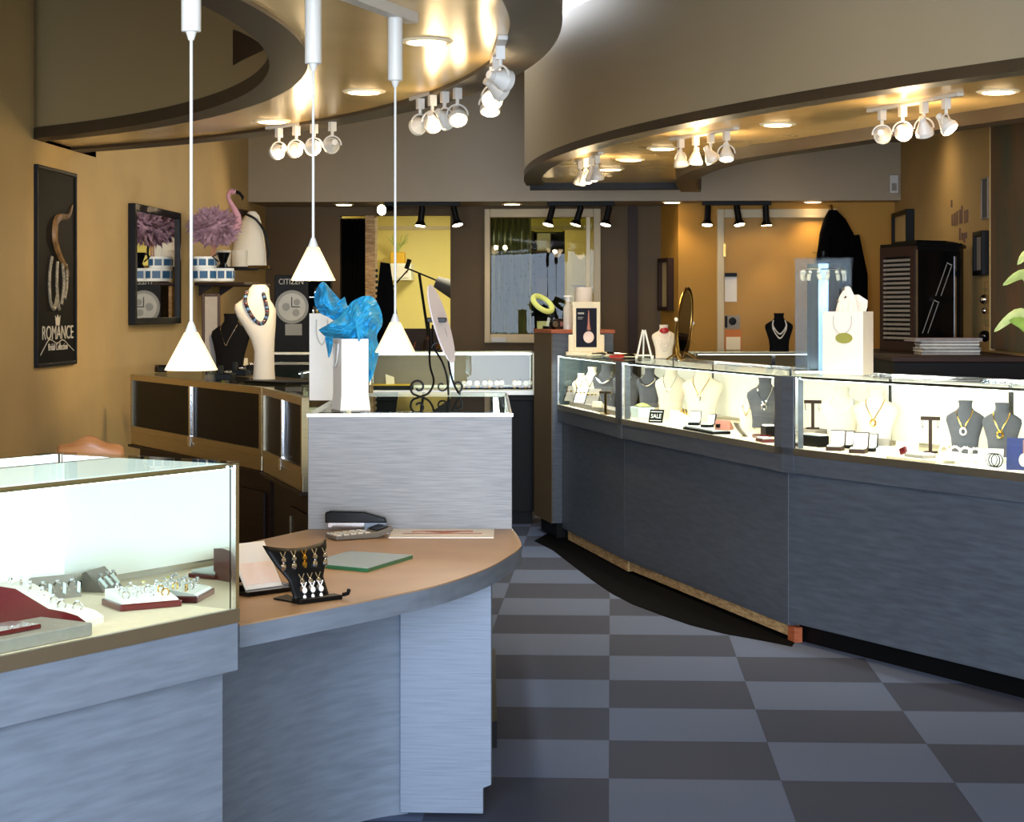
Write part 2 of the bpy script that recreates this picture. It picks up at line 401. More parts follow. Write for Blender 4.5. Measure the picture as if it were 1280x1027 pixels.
struct(MB().prism([p for p in innero] + [(XR, YS), (innero[0][0], YS)], 2.76, 2.82).build('ceiling_staff_area', 'ceiling_grey'))
# ------------------------------------------------ downlights
def downlight(p, z, label, e=16, grp=None, ang=120):
    t = thing('downlight', label, 'ceiling light', (p.x, p.y, z), 0, grp)
    MB().loft([(0, 0, -0.006, 0.078, 0.078), (0, 0, 0, 0.085, 0.085)], 24).build('trim_ring', 'cream', t, True)
    MB().loft([(0, 0, -0.009, 0.058, 0.058), (0, 0, -0.006, 0.062, 0.062)], 24).build('lens', 'downlight', t)
    spot('downlight_lamp', (0, 0, -0.03), (0, 0, -1), e, ang, WARM, 0.7, t, 0.05)
    return t
for px, py, l in ((340, 151, 'round recessed ceiling light nearest the four lamp track over the left wall'),
                  (455, 114, 'round recessed ceiling light between the hanging pendant cords'),
                  (533, 51, 'round recessed ceiling light beside the pendant track end')):
    downlight(az(px, py, ZG), ZG, l, 10)
for px, py in ((738, 222), (763, 211), (788, 199)):
    downlight(az(px, py, ZG), ZG, 'recessed ceiling light in the row at the narrow end of the ribbon soffit', 16, 'soffit end downlights')
downlight(az(828, 185, ZG), ZG, 'recessed ceiling light behind the middle four white spotlights', 12)
downlight(az(972, 155, ZG), ZG, 'recessed ceiling light between two white spotlight tracks of the ribbon soffit', 12)
downlight(az(1248, 114, ZG), ZG, 'recessed ceiling light near the tapestry end of the ribbon soffit', 12)
for px, l in ((430, 'recessed light in the low soffit above the dark doorway'), (640, 'recessed light in the low soffit above the workshop window'),
              (840, 'recessed light in the low soffit above the small framed picture'), (1016, 'recessed light in the low soffit above the ochre door')):
    downlight(ay(px, 254, 15.2 if px < 820 else 15.0), ZC, l, 11, None, 110)

downlight(Vector((1.78, 12.7, 0)), 2.76, 'recessed light in the staff ceiling beside the right wall', 13, None, 165)
downlight(Vector((1.3, 14.4, 0)), 2.76, 'recessed light in the staff ceiling near the rear soffit', 5, None, 120)
# ================================================================ showcases and counters
class Frame:
    def __init__(s, p0, p1):
        s.p0 = Vector((p0[0], p0[1])); s.d = Vector((p1[0], p1[1])) - s.p0; s.L = s.d.length
        s.a = math.atan2(s.d.y, s.d.x); s.u = s.d / s.L; s.n = Vector((-s.u.y, s.u.x))
    def w(s, x, y, z=0): q = s.p0 + s.u * x + s.n * y; return Vector((q.x, q.y, z))
    def px(s, px, y):            # local x where the sight line of column px crosses the line at local depth y
        r = at(px, 385, 1.0); r = Vector((r.x, r.y)); o = s.p0 + s.n * y
        # o + u*x = r*t
        den = s.u.x * (-r.y) + s.u.y * r.x
        return (-o.x * (-r.y) - o.y * r.x) / den
    def inp(s, px, y, z): return s.w(s.px(px, y), y, z)
def glass_case(name, label, fr, D, zt, zg, za, lam='laminate_dark', kick=0.09, kickmat='black', post0=0.0, post1=0.0,
               panel_in=0.03, back='panel_white', strip_e=0, ends=(True, True), n_back=2, group=None, back_x=None, m0=0.0, m1=0.0, deckmat='deck_cream', trimmat='trim_metal', framemat='chrome'):
    L = fr.L; t = thing(name, label, 'display case', (fr.p0.x, fr.p0.y, 0), fr.a, group)
    b = 0.012
    def seg(e, y0, y1, z0, z1):          # block whose ends are mitred to meet the next case
        return MB().prism([(e + m0 * y0, y0), (L - e - m1 * y0, y0), (L - e - m1 * y1, y1), (e + m0 * y1, y1)], z0, z1)
    e0, e1 = m0 * D, L - m1 * D
    seg(0.001, panel_in + 0.02, D, kick, za).build('cabinet', lam, t)
    seg(0.001, panel_in, panel_in + 0.02, kick, za).build('front_panel', lam, t, bevel=0.002)
    seg(0.01, panel_in + 0.05, D - 0.03, 0, kick).build('toe_kick', kickmat, t)
    seg(0.0005, 0, D, za, zg - 0.022).build('apron', lam, t, bevel=0.002)
    seg(0.002, 0.008, D - 0.008, zg - 0.022, zg).build('deck', deckmat, t)
    MB().box(0, L, -0.004, 0.008, zg - 0.03, zg + 0.002).build('bottom_rail', trimmat, t)
    x0 = post0; x1 = L - post1
    if post0: MB().box(0, post0, -0.004, 0.05, za, zt - 0.006).build('corner_post', lam, t)
    if post1: MB().box(L - post1, L, -0.004, 0.05, za, zt - 0.006).build('corner_post', lam, t)
    fm = MB()
    for x in (x0, x1 - b): fm.box(x, x + b, -0.002, b, zg, zt - 0.006)
    fm.box(e0, e1, D - 0.012, D, zg, zg + 0.025).box(e0, e1, D - 0.012, D, zt - 0.025, zt - 0.004)
    fm.box(e0, e0 + b, D - 0.014, D, zg, zt - 0.006).box(e1 - b, e1, D - 0.014, D, zg, zt - 0.006)
    fm.box(x0, x1, -0.002, 0.004, zt - 0.008, zt - 0.004)
    fm.build('metal_frame', framemat, t)
    MB().box(x0 + b, x1 - b, 0.001, 0.007, zg, zt - 0.006).build('front_glass', 'glass', t)
    seg(0, -0.006, D, zt - 0.006, zt).build('top_glass', 'glass', t)
    for k, on in enumerate(ends):
        if on: xx = 0 if k == 0 else L - 0.006; MB().box(xx, xx + 0.006, b, D - 0.014, zg, zt - 0.006).build('end_glass', 'glass', t)
    for k in range(n_back):
        a = e0 + (e1 - e0) * k / n_back; c = e0 + (e1 - e0) * (k + 1) / n_back
        MB().box(a + 0.01, c - 0.01, D - 0.02 - 0.006 * (k % 2), D - 0.015 - 0.006 * (k % 2), zg + 0.02, zt - 0.025).build('sliding_panel', back, t)
        if k: MB().box(a - 0.015, a + 0.015, D - 0.028, D - 0.02, zg, zt - 0.02).build('panel_stile', 'chrome', t)
    if strip_e:
        ls = MB().box(x0 + 0.02, x1 - 0.02, 0.012, 0.026, zt - 0.016, zt - 0.008).build('light_bar', 'chrome', t)
        MB().box(x0 + 0.03, x1 - 0.03, 0.014, 0.028, zt - 0.019, zt - 0.016).build('led_strip', 'led', ls)
        area('case_light', ((x0 + x1) / 2, 0.03, zt - 0.024), (math.radians(22), 0, 0), x1 - x0 - 0.1, 0.02, strip_e, COOL).parent = t
    return t
ZR, ZRG, ZRA = 1.2, 0.872, 0.762
RP = [at(697, 385, 12.6), at(774, 385, 11.0), at(978, 385, 8.72), at(1310, 385, 7.22)]
FA, FB, FC = Frame(RP[0], RP[1]), Frame(RP[1], RP[2]), Frame(RP[2], RP[3])
MA, MC = math.tan((FB.a - FA.a) / 2), math.tan((FC.a - FB.a) / 2)
caseA = glass_case('curved_counter_case', 'lit glass counter case below the raised desk with sign holder', FA, 0.58, ZR, ZRG, ZRA, post1=0.07, strip_e=7.5, m1=MA, ends=(True, False), kickmat='wood_raw', kick=0.07, group='long counter cases')
caseB = glass_case('curved_counter_case', 'lit glass counter case with the sale sign inside', FB, 0.58, ZR, ZRG, ZRA, post0=0.05, post1=0.08, strip_e=10, m0=MA, m1=MC, ends=(False, False), kickmat='wood_raw', kick=0.07, group='long counter cases')
caseC = glass_case('curved_counter_case', 'lit glass counter case under the white bag with green tag', FC, 0.58, ZR, ZRG, ZRA, post0=0.09, strip_e=9, m0=MC, ends=(False, True), kick=0.085, group='long counter cases')
# bare wooden edge board under the middle case
MB().box(0.09, FB.L - 0.02, 0.035, 0.075, 0.022, 0.068).build('kick_board', 'wood_raw', caseB)
MB().box(FB.L - 0.02, FB.L + 0.05, 0.035, 0.075, 0.0, 0.068).build('kick_board_end', 'wood_red', caseB)
MB().box(0.15, FA.L + 0.06, 0.035, 0.065, 0.012, 0.07).build('kick_board', 'wood_raw', caseA)
# flat black floor strip that follows the curve of the counter
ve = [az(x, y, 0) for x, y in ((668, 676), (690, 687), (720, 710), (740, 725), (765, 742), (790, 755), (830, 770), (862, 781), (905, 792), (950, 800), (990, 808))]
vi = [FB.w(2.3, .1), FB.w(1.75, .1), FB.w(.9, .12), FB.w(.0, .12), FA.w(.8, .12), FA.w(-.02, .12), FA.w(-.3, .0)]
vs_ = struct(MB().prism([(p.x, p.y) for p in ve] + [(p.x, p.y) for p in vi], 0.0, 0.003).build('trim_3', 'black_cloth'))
# raised desk behind the far end of the long counter
zr = 1.36
rd = thing('raised_desk', 'tall grey laminate desk with red wood top edge at counter end', 'counter', (FA.p0.x, FA.p0.y, 0), FA.a)
MB().box(-0.55, -0.006, -0.035, 0.375, 0.1, zr - 0.025).build('body', 'laminate_dark', rd, bevel=0.002)
MB().box(-0.56, 0.0, -0.041, -0.035, 0.1, zr - 0.025).build('side_panel', 'wall_brown', rd)
MB().box(-0.52, -0.03, -0.0, 0.36, 0.0, 0.1).build('toe_kick', 'black', rd)
MB().box(-0.56, 0.004, -0.045, 0.385, zr - 0.025, zr).build('desk_top', 'wood_red', rd, bevel=0.003)
# back cases along the rear wall
ZB, ZBG, ZBA = 1.195, 0.93, 0.86
FD = Frame(at(462, 385, 13.36), at(668, 385, 13.40))
caseD = glass_case('rear_showcase', 'long low lit glass showcase of watches below the workshop window', FD, 0.5, ZB, ZBG, ZBA, lam='black', back='wall_taupe', strip_e=0.8, n_back=2, deckmat='deck_cream', framemat='brushed')
FE = Frame(at(868, 385, 13.4), at(1100, 385, 13.5))
caseE = glass_case('rear_showcase', 'rear glass showcase below the ochre door', FE, 0.5, ZB, ZBG, ZBA, lam='wood_dark', back='wall_brown', strip_e=1.2, n_back=2, framemat='brushed')
# glass case along the left wall behind the island
FG = Frame((-1.72, 10.75), (-1.72, 13.2))
caseG = glass_case('wall_showcase', 'lit glass showcase along the left wall under the tall white bust', FG, 0.55, 1.15, 0.82, 0.7, lam='wood_dark', back='mirror', strip_e=6, n_back=2)
# front showcase beside the curved desk
zf = 1.15
pf0, pf1 = at(0, 385, 3.815), at(298, 385, 4.43)
dd = (pf1 - pf0).normalized(); pf0 = pf0 - dd * 0.95
FF = Frame(pf0, pf1)
caseF = glass_case('front_showcase', 'pale blue laminate showcase with rings beside the curved desk', FF, 0.56, zf, 0.812, 0.672, lam='laminate', strip_e=1.9, n_back=2, deckmat='deck_cream', panel_in=0.045, trimmat='trim_metal', ends=(False, False))
MB().box(FF.L - 0.014, FF.L - 0.008, 0.014, 0.54, 0.812, zf - 0.006).build('end_mirror', 'mirror', caseF)
MB().box(FF.L - 0.01, FF.L + 0.012, 0.02, 0.2, 0.69, zf - 0.01).build('end_panel', 'laminate', caseF, bevel=0.002)
# ---------------------------------------------------------------- island cases seen from the staff side
def back_case(label, fr, D, zt, zg, zb):
    L = fr.L; t = thing('island_showcase', label, 'display case', (fr.p0.x, fr.p0.y, 0), fr.a, 'island showcases')
    MB().box(0.01, L - 0.01, 0.05, D, 0.08, zb - 0.012).build('cabinet', 'wood_dark', t)
    MB().box(0.03, L - 0.03, 0.1, D - 0.05, 0, 0.08).build('toe_kick', 'black', t)
    MB().box(-0.005, L + 0.005, -0.012, D, zb - 0.012, zb).build('ledge', 'wood_dark', t)
    MB().box(0, L, 0.003, D, zb, zg).build('plinth', 'brushed', t, bevel=0.003)
    fm = MB()
    fm.box(0, L, 0, 0.03, zt - 0.035, zt - 0.004).box(0, L, 0, 0.03, zg, zg + 0.03)
    for x in (0, L - 0.025): fm.box(x, x + 0.025, 0, 0.03, zg + 0.03, zt - 0.035)
    fm.box(0, 0.02, D - 0.02, D, zg, zt - 0.006).box(L - 0.02, L, D - 0.02, D, zg, zt - 0.006).box(0, L, D - 0.012, D, zt - 0.02, zt - 0.004)
    fm.build('metal_frame', 'brushed', t)
    for k in range(2):
        a, b = L * k / 2, L * (k + 1) / 2
        pn = MB().box(a + 0.03, b - 0.012, 0.010 + 0.008 * k, 0.016 + 0.008 * k, zg + 0.03, zt - 0.035).build('sliding_door', 'black_panel', t)
        MB().box(b - 0.03 if k == 0 else a - 0.002, b - 0.006 if k == 0 else a + 0.022, 0.004 + 0.006 * k, 0.016 + 0.008 * k, zg + 0.03, zt - 0.035).build('door_edge', 'chrome', pn)
    MB().box(L / 2 - 0.022, L / 2 + 0.022, -0.006, 0.0, zg - 0.02, zg + 0.03).build('lock', 'chrome', t, bevel=0.002)
    MB().box(0, L, 0, D, zt - 0.006, zt).build('top_glass', 'glass', t)
    MB().box(0.02, L - 0.02, D - 0.007, D - 0.001, zg, zt - 0.006).build('front_glass', 'glass', t)
    MB().box(0.01, L - 0.01, 0.03, D - 0.01, zg, zg + 0.004).build('deck', 'deck_cream', t)
    dr = MB().box(L * 0.52, L * 0.97, 0.036, 0.05, 0.14, zb - 0.1).build('cabinet_door', 'wood_dark', t, bevel=0.003)
    MB().box(L * 0.535, L * 0.548, 0.03, 0.037, 0.2, zb - 0.14).build('door_edge_strip', 'brushed', dr)
    return t
FH = Frame(at(163, 385, 10.4), at(326, 385, 8.66)); FI = Frame(at(328, 385, 8.62), at(377, 385, 7.66))
caseH = back_case('black doored island showcase standing by the left wall', FH, 0.55, zf, 0.84, 0.77)
caseI = back_case('shorter black doored island showcase joining the striped pedestal', FI, 0.2, zf, 0.84, 0.77)
# pedestal showcase whose striped end faces the desk
ZD = 0.757
bx0 = at(385, 385, 6.5); bx1 = at(640, 385, 6.5); BY1 = 8.02
BW = (bx1 - bx0).length
ped = thing('pedestal_showcase', 'striped pale grey pedestal showcase with glass top behind the curved desk', 'display case', (bx0.x, bx0.y, 0), T + 0.012)
MB().box(0, BW, 0, 0.022, ZD, 1.135).build('end_panel', 'laminate_pale', ped, bevel=0.002)
MB().box(0.03, BW - 0.08, 0.03, BY1 - bx0.y, 0.09, 0.84).build('body', 'laminate_dark', ped)
MB().box(0.05, BW - 0.05, 0.1, BY1 - bx0.y - 0.05, 0, 0.09).build('toe_kick', 'black', ped)
LL = BY1 - bx0.y
MB().box(0.02, BW - 0.02, 0.03, LL - 0.02, 0.84, 0.85).build('deck', 'deck_cream', ped)
fm = MB().box(-0.004, BW + 0.004, -0.004, 0.024, 1.135, 1.146).box(0, BW, LL - 0.012, LL, 1.132, 1.146)
fm.box(0, 0.012, 0.02, LL, 1.135, 1.146).box(BW - 0.012, BW, 0.02, LL, 1.135, 1.146)
for x in (0, BW - 0.012): fm.box(x, x + 0.012, LL - 0.012, LL, 0.85, 1.14)
fm.build('metal_frame', 'trim_metal', ped)
MB().box(0.005, BW - 0.005, 0.01, LL - 0.005, 1.144, 1.15).build('top_glass', 'glass', ped)
for x in (0.002, BW - 0.008): MB().box(x, x + 0.006, 0.03, LL - 0.012, 0.85, 1.135).build('side_glass', 'glass', ped)
MB().box(0.012, BW - 0.012, LL - 0.008, LL - 0.002, 0.85, 1.135).build('end_glass', 'glass', ped)
MB().box(BW - 0.06, BW - 0.04, 0.06, LL - 0.06, 1.115, 1.13).build('led_strip', 'led', ped)
area('case_light', (BW - 0.05, LL / 2, 1.11), (0, math.radians(20), 0), 0.02, LL - 0.2, 6, COOL).parent = ped
# ---------------------------------------------------------------- curved desk
edge = [(300, 780), (312, 778), (406, 760), (478, 746), (550, 730), (608, 710), (640, 692), (650, 684), (651.5, 679), (648, 671), (641, 661)]
ep = [az(x, y, ZD) for x, y in edge]; ep = [(p.x, p.y) for p in smooth_path([(p.x, p.y, 0) for p in ep], 5)]
dp = ep + [tuple(az(385, 661.5, ZD)[:2]), tuple(az(310, 678, ZD)[:2]), (-1.42, 5.6), (-1.30, 4.9)]
de = thing('curved_desk', 'tan topped desk with grey curved edge and striped support panel', 'desk', (0, 0, 0))
MB().prism(dp, ZD - 0.004, ZD).build('desk_top', 'desk_top', de)
MB().prism(dp, ZD - 0.055, ZD - 0.004).build('desk_edge', 'laminate', de)
p0 = at(500, 385, 5.72); p1 = at(615, 385, 5.74)
sp = MB().prism([(p0.x, 0.01), (p1.x - 0.024, 0.01), (p1.x - 0.024, 0.085), (p1.x, 0.095), (p1.x, ZD - 0.055), (p0.x, ZD - 0.055)], 0, 0.04, TR(0, p0.y, 0) @ Matrix.Rotation(math.pi / 2, 4, 'X') @ TR(0, 0, -0.04))
sp.build('support_panel', 'laminate_blue', de, bevel=0.002)
ca = [Vector((p0.x + 0.02, p0.y + 0.03, 0)), Vector((p0.x - 0.10, p0.y - 0.06, 0)), Vector((p0.x - 0.26, p0.y - 0.3, 0)), Vector((p0.x - 0.42, p0.y - 0.75, 0)), Vector((p0.x - 0.45, p0.y - 1.3, 0))]
ca = smooth_path(ca, 8)
strip(MB(), [(p.x, p.y) for p in ca], [(p.x - 0.02, p.y + 0.012) for p in ca], 0.0, ZD - 0.056).build('curved_panel', 'laminate', de, smooth=True)
# ================================================================ jewellery displays
def bust(label, loc, rz, h, m, kind='v', nm='gold', pend='silver', wide=1.0, group=None, pearls=0, lean=0.06):
    t = thing('necklace_bust', label, 'necklace bust', loc, rz, group)
    w = wide; R = [(0, .26, .13), (.12, .25, .125), (.3, .27, .13), (.5, .33, .13), (.62, .37, .12), (.70, .355, .11), (.76, .27, .10), (.81, .175, .09), (.87, .125, .085), (.94, .125, .085), (1.0, .14, .09)]
    MB().loft([(0, lean * h * z, z * h, rx * h * w, ry * h) for z, rx, ry in R], 24).build('form', m, t, True)
    if kind == 'v':
        P = smooth_path([(-.15 * h * w, 0.0, .82 * h), (-.13 * h * w, -.075 * h, .72 * h), (-.05 * h, -.125 * h, .55 * h), (0, -.132 * h, .46 * h), (.05 * h, -.125 * h, .55 * h), (.13 * h * w, -.075 * h, .72 * h), (.15 * h * w, 0.0, .82 * h)], 5)
        ch = MB().tube(P, 0.0022, 5).build('chain', nm, t, True)
        if pend: MB().tube([(0.012 * math.cos(a), -.14 * h, .42 * h + .014 * math.sin(a)) for a in [k * math.pi / 6 for k in range(12)]], 0.004, 5, True).build('pendant', pend, ch, True)
    if kind == 'pearls':
        for s in range(pearls):
            mb = MB(); dz = .07 * s
            P = smooth_path([(-.15 * h * w, 0.0, .80 * h), (-.17 * h * w, -.09 * h, (.66 - dz) * h), (0, -.145 * h, (.46 - dz * 1.6) * h), (.17 * h * w, -.09 * h, (.66 - dz) * h), (.15 * h * w, 0.0, .80 * h)], 7)
            for p in P: mb.ball(p, 0.006, 6)
            mb.build('pearl_strand', 'pearl', t, True)
    if kind == 'collar':
        P = smooth_path([(-.17 * h * w, 0.0, .82 * h), (-.2 * h * w, -.09 * h, .70 * h), (0, -.14 * h, .56 * h), (.2 * h * w, -.09 * h, .70 * h), (.17 * h * w, 0.0, .82 * h)], 6)
        MB().tube(P, 0.006, 6).build('chain', nm, t, True)
    return t
def tbar(label, loc, rz, h, m='frame_brown', group=None):
    t = thing('earring_stand', label, 'earring stand', loc, rz, group)
    MB().box(-.028, .028, -.02, .02, 0, .008).build('base', m, t, bevel=0.002)
    MB().box(-.007, .007, -.004, .004, .008, h).build('stem', m, t)
    MB().box(-.042, .042, -.006, .006, h - .008, h + .008).build('bar', m, t, bevel=0.001)
    for s in (-1, 1):
        MB().tube([(s * .034, -.008, h - .004), (s * .034, -.008, h - .03)], 0.0016, 5).ball((s * .034, -.008, h - .036), 0.006, 6).build('earring', 'silver', t, True)
    return t
def ringbox(label, loc, rz, s=1.0, m='frame_brown', group=None):
    t = thing('ring_box', label, 'jewellery box', loc, rz, group); w = .036 * s
    MB().box(-w, w, -.03 * s, .03 * s, 0, .018 * s).build('base', m, t, bevel=0.003)
    MB().box(-w * .88, w * .88, -.026 * s, .024 * s, .018 * s, .026 * s).build('cushion', 'panel_white', t, bevel=0.003)
    L = TR(0, .03 * s, .018 * s) @ Matrix.Rotation(math.radians(-14), 4, 'X')
    MB().box(-w, w, 0, .012 * s, 0, .075 * s, L).build('lid', m, t, bevel=0.003)
    MB().box(-w * .88, w * .88, -.002, .001, .006 * s, .069 * s, L).build('lid_lining', 'panel_white', t)
    MB().tube([(0.008 * s * math.cos(a), 0, .03 * s + .008 * s * math.sin(a)) for a in [k * math.pi / 5 for k in range(10)]], 0.0018 * s, 5, True).build('ring', 'silver', t, True)
    return t
def pillow(label, loc, rz, m='deck_cream', s=1.0, tilt=35, group=None):
    t = thing('display_pillow', label, 'display pillow', loc, rz, group)
    h = .05 * s; MB().prism([(-.035 * s, 0), (.035 * s, 0), (.03 * s, h * .25), (-.02 * s, h)], -.04 * s, .04 * s, Matrix.Rotation(math.pi / 2, 4, 'Z') @ Matrix.Rotation(math.pi / 2, 4, 'X')).build('wedge', m, t, True, bevel=0.004)
    MB().tube([(0.016 * s * math.cos(a), -.012 * s, .03 * s + .012 * s * math.sin(a)) for a in [k * math.pi / 7 for k in range(14)]], 0.0022, 5, True).build('bracelet', 'silver', t, True)
    return t
def tray(name, label, loc, rz, w, d, h, m, pad=None, group=None, cat='display tray'):
    t = thing(name, label, cat, loc, rz, group)
    MB().box(-w / 2, w / 2, -d / 2, d / 2, 0, h).build('base', m, t, bevel=min(0.003, h / 3))
    if pad: MB().box(-w / 2 + .006, w / 2 - .006, -d / 2 + .006, d / 2 - .006, h, h + .008).build('pad', pad, t, bevel=0.002)
    return t
ringsrc = {}
def ring(loc, rz, label, group, stone='gem', tagged=False, s=1.0, metal='silver'):
    key = (stone, tagged, metal)
    if key not in ringsrc:
        t = thing('ring', label, 'ring', loc, rz, group)
        MB().tube([(0.009 * math.cos(a), 0, .006 + .009 * math.sin(a)) for a in [k * math.pi / 7 for k in range(14)]], 0.0017, 6, True).build('band', metal, t, True)
        MB().loft([(0, 0, .0155, .002, .002), (0, 0, .0185, .0042, .0042), (0, 0, .0195, .003, .003)], 8).build('stone', stone, t)
        if tagged: MB().box(-.0035, .0035, -.012, -.0105, -.012, .010, TR(.006, 0, 0) @ Matrix.Rotation(math.radians(28), 4, 'Y') @ Matrix.Rotation(math.radians(-30), 4, 'X')).build('price_tag', 'tag_white', t)
        ringsrc[key] = t; t.scale = (s, s, s); return t
    c = copy_tree(ringsrc[key], loc, rz, label, group); c.scale = (s, s, s); return c
fa, fb, fc = FA.a, FB.a, FC.a
ga, gb, gc = -0.5, -0.45, -0.4        # busts and boxes are turned towards the shop door
zr_ = ZRG
# ---- case C : under the white bag
tbar('brown T bar earring stand next to the pale collar bust', FC.inp(1016, .45, zr_ + .05), gc, .13)
tray('riser_block', 'tan riser block under the T bar beside the long black box', FC.inp(1016, .45, zr_), fc, .2, .12, .05, 'grey_velvet')
bust('pale bust with a thick rope collar in the bag counter case', FC.inp(1052, .4, zr_), gc + .1, .26, 'bust_white', 'collar', 'pearl', None)
bust('white bust with fine chain and round pendant in the bag counter case', FC.inp(1094, .42, zr_), gc, .26, 'bust_white', 'v', 'gold', 'gold', wide=1.1)
tbar('brown T bar earring stand between cream pillow and grey bust', FC.inp(1163, .38, zr_), gc, .15)
bust('dark grey bust with gold chain and open pendant', FC.inp(1206, .33, zr_ + .02), gc, .22, 'bust_grey', 'v', 'gold', 'pearl')
bust('dark grey bust with gold lariat chain behind the navy card', FC.inp(1252, .33, zr_ + .02), gc, .22, 'bust_grey', 'v', 'gold', 'gold')
tray('riser_block', 'white riser block under the two dark grey busts', FC.inp(1229, .33, zr_), fc, .30, .14, .02, 'panel_white')
t = tray('watch_box', 'long black jewellery box with white lid lining', FC.inp(1019, .18, zr_), fc, .13, .06, .05, 'black', 'panel_white', cat='jewellery box')
ringbox('open brown ring box standing in front of the rope collar bust', FC.inp(1044, .10, zr_), gc, .98)
ringbox('open brown ring box standing in front of the pendant bust', FC.inp(1073, .10, zr_), gc, .98)
ringbox('small black open ring box behind the brown ring boxes', FC.inp(1057, .23, zr_), gc, .85, 'black')
ringbox('small black open ring box beside the tan pillow', FC.inp(1086, .20, zr_), gc, .85, 'black')
pillow('tan display pillow behind the black ring box', FC.inp(1102, .3, zr_), gc, 'grey_velvet', 1.1)
pillow('cream display pillow in front of the T bar', FC.inp(1134, .24, zr_), gc + .3, 'deck_cream', 1.2)
tray('ring_block', 'white sloped ring block with a maroon tag in bag counter case', FC.inp(1112, .13, zr_), fc, .11, .06, .03, 'panel_white', 'white', cat='ring block')
mb = MB(); mb.box(-.02, .02, -.006, .006, 0, .03, Matrix.Rotation(math.radians(-20), 4, 'Y'))
tag(mb.build('maroon_tag', 'burgundy', None, bevel=0.003), 'small maroon card leaning on the white ring block', 'card').matrix_world = TR(*FC.inp(1130, .12, zr_ + .013)) @ RZ(fc)
tray('flat_tray', 'long flat cream tray lying before the cream pillow', FC.inp(1150, .075, zr_), fc, .32, .1, .012, 'deck_cream')
tray('flat_tray', 'small tan tray stacked on the long cream tray', FC.inp(1150, .08, zr_ + .012), fc, .12, .07, .012, 'grey_velvet', 'panel_white')
bt = thing('bracelet_box', 'round white box in front of the pearl bracelets', 'box', FC.inp(1188, .09, zr_ + .012), fc)
MB().loft([(0, 0, 0, .048, .03), (0, 0, .028, .048, .03)], 24).build('drum', 'panel_white', bt, True, bevel=0.003)
MB().loft([(0, 0, .028, .042, .025), (0, 0, .034, .04, .024)], 24).build('cushion', 'white', bt, True)
for k, px in enumerate((1180, 1194, 1207, 1219)):
    mb = MB()
    for a in range(14):
        q = 2 * math.pi * a / 14; mb.ball((0.026 * math.cos(q), 0.008 * math.cos(q), 0.032 + .026 * math.sin(q)), 0.0062, 6)
    o = tag(mb.build('pearl_bracelet', 'pearl', None, True), 'upright pearl bracelet in the row before the dark grey bust', 'bracelet', 'pearl bracelets'); o.location = FC.inp(px, .19, zr_); o.rotation_euler = (0, 0, fc + .2 * k - .3)
cs = thing('bangle_card', 'white folded card with bangles beside the navy card', 'jewellery card', FC.inp(1237, .1, zr_), gc)
MB().box(-.05, .05, 0, .004, 0, .075, Matrix.Rotation(math.radians(-18), 4, 'X')).build('card', 'panel_white', cs)
for k in range(3):
    MB().tube([(.01 + .012 * k + .022 * math.cos(a), -.012 - .006 * k, .03 + .026 * math.sin(a)) for a in [j * math.pi / 8 for j in range(16)]], 0.0025, 5, True).build('bangle', 'iron' if k else 'silver', cs, True)
nc = thing('advert_card', 'navy advertising card with a pear pendant picture in the bag case', 'card', FC.inp(1274, .10, zr_), gc)
MB().box(-.05, .05, 0, .006, 0, .125, Matrix.Rotation(math.radians(-6), 4, 'X')).build('card', 'navy_card', nc, bevel=0.001)
Mt = Matrix.Rotation(math.radians(-6), 4, 'X')
MB().loft([(0, 0, 0, .02, .026), (0, 0, .0015, .019, .025)], 20, Mt @ TR(.018, -.0005, .04) @ Matrix.Rotation(math.pi / 2, 4, 'X')).build('pendant_print', 'cream', nc)
MB().tube([(.018, -.002, .066), (.018, -.006, .118)], .0025, 5).build('chain_print', 'rose', nc)
# ---- case B : with the sale sign
bust('grey bust half hidden by the dark post beside the mint box', FB.inp(783, .36, zr_), gb, .27, 'bust_grey', 'v', 'silver', None)
bust('grey bust with silver collar behind the mint box', FB.inp(811, .33, zr_ + .04), gb, .23, 'bust_grey', 'collar', 'silver', None)
bust('frosted white bust behind the sale sign', FB.inp(838, .42, zr_), gb, .28, 'bust_white', 'v', 'silver', None)
bust('tall white bust with fine chain behind the bracelet ramp', FB.inp(877, .42, zr_), gb, .29, 'bust_white', 'v', 'gold', 'silver', wide=1.15)
bust('low cream bust between the panel rail and the dark hanging bust', FB.inp(934, .36, zr_), gb, .15, 'bust_white', 'v', 'gold', None)
bust('dark grey bust with silver chain at the near post', FB.inp(956, .30, zr_ + .03), gb + .25, .25, 'bust_grey', 'v', 'silver', 'silver')
t = tray('mint_box', 'mint green box with a soft green cloth on top', FB.inp(803, .17, zr_), fb, .15, .1, .06, 'tag_white', cat='box')
mb = MB(); rows = []
for i in range(7):
    rows.append([((j - 4) * .014, (i - 3) * .012, .062 + .022 * math.cos((j - 4) / 4 * 1.4) * math.cos((i - 3) / 3 * 1.3) + .006 * noise.noise((i * .9, j * .9, 0))) for j in range(9)])
mb.grid(rows).build('cloth', 'leaf_pale', t, True, solid=0.002)
sg = thing('sale_sign', 'black sale sign leaning in the counter case', 'sign', FB.inp(819, .075, zr_), gb)
Ms = Matrix.Rotation(math.radians(-20), 4, 'X')
MB().box(-.042, .042, 0, .004, 0, .075, Ms).build('board', 'black', sg)
MB().box(-.03, .03, .03, .034, 0, .05, Matrix.Rotation(math.radians(10), 4, 'X')).build('strut', 'black', sg)
text('SALE', .03, Ms @ TR(0, -.001, .036) @ RX, 'lettering', 'panel_white', sg, .0006, (1, 1.1))
MB().box(-.034, .034, -.0015, 0, .06, .064, Ms).box(-.034, .034, -.0015, 0, .01, .013, Ms).build('print_line', 'panel_white', sg)
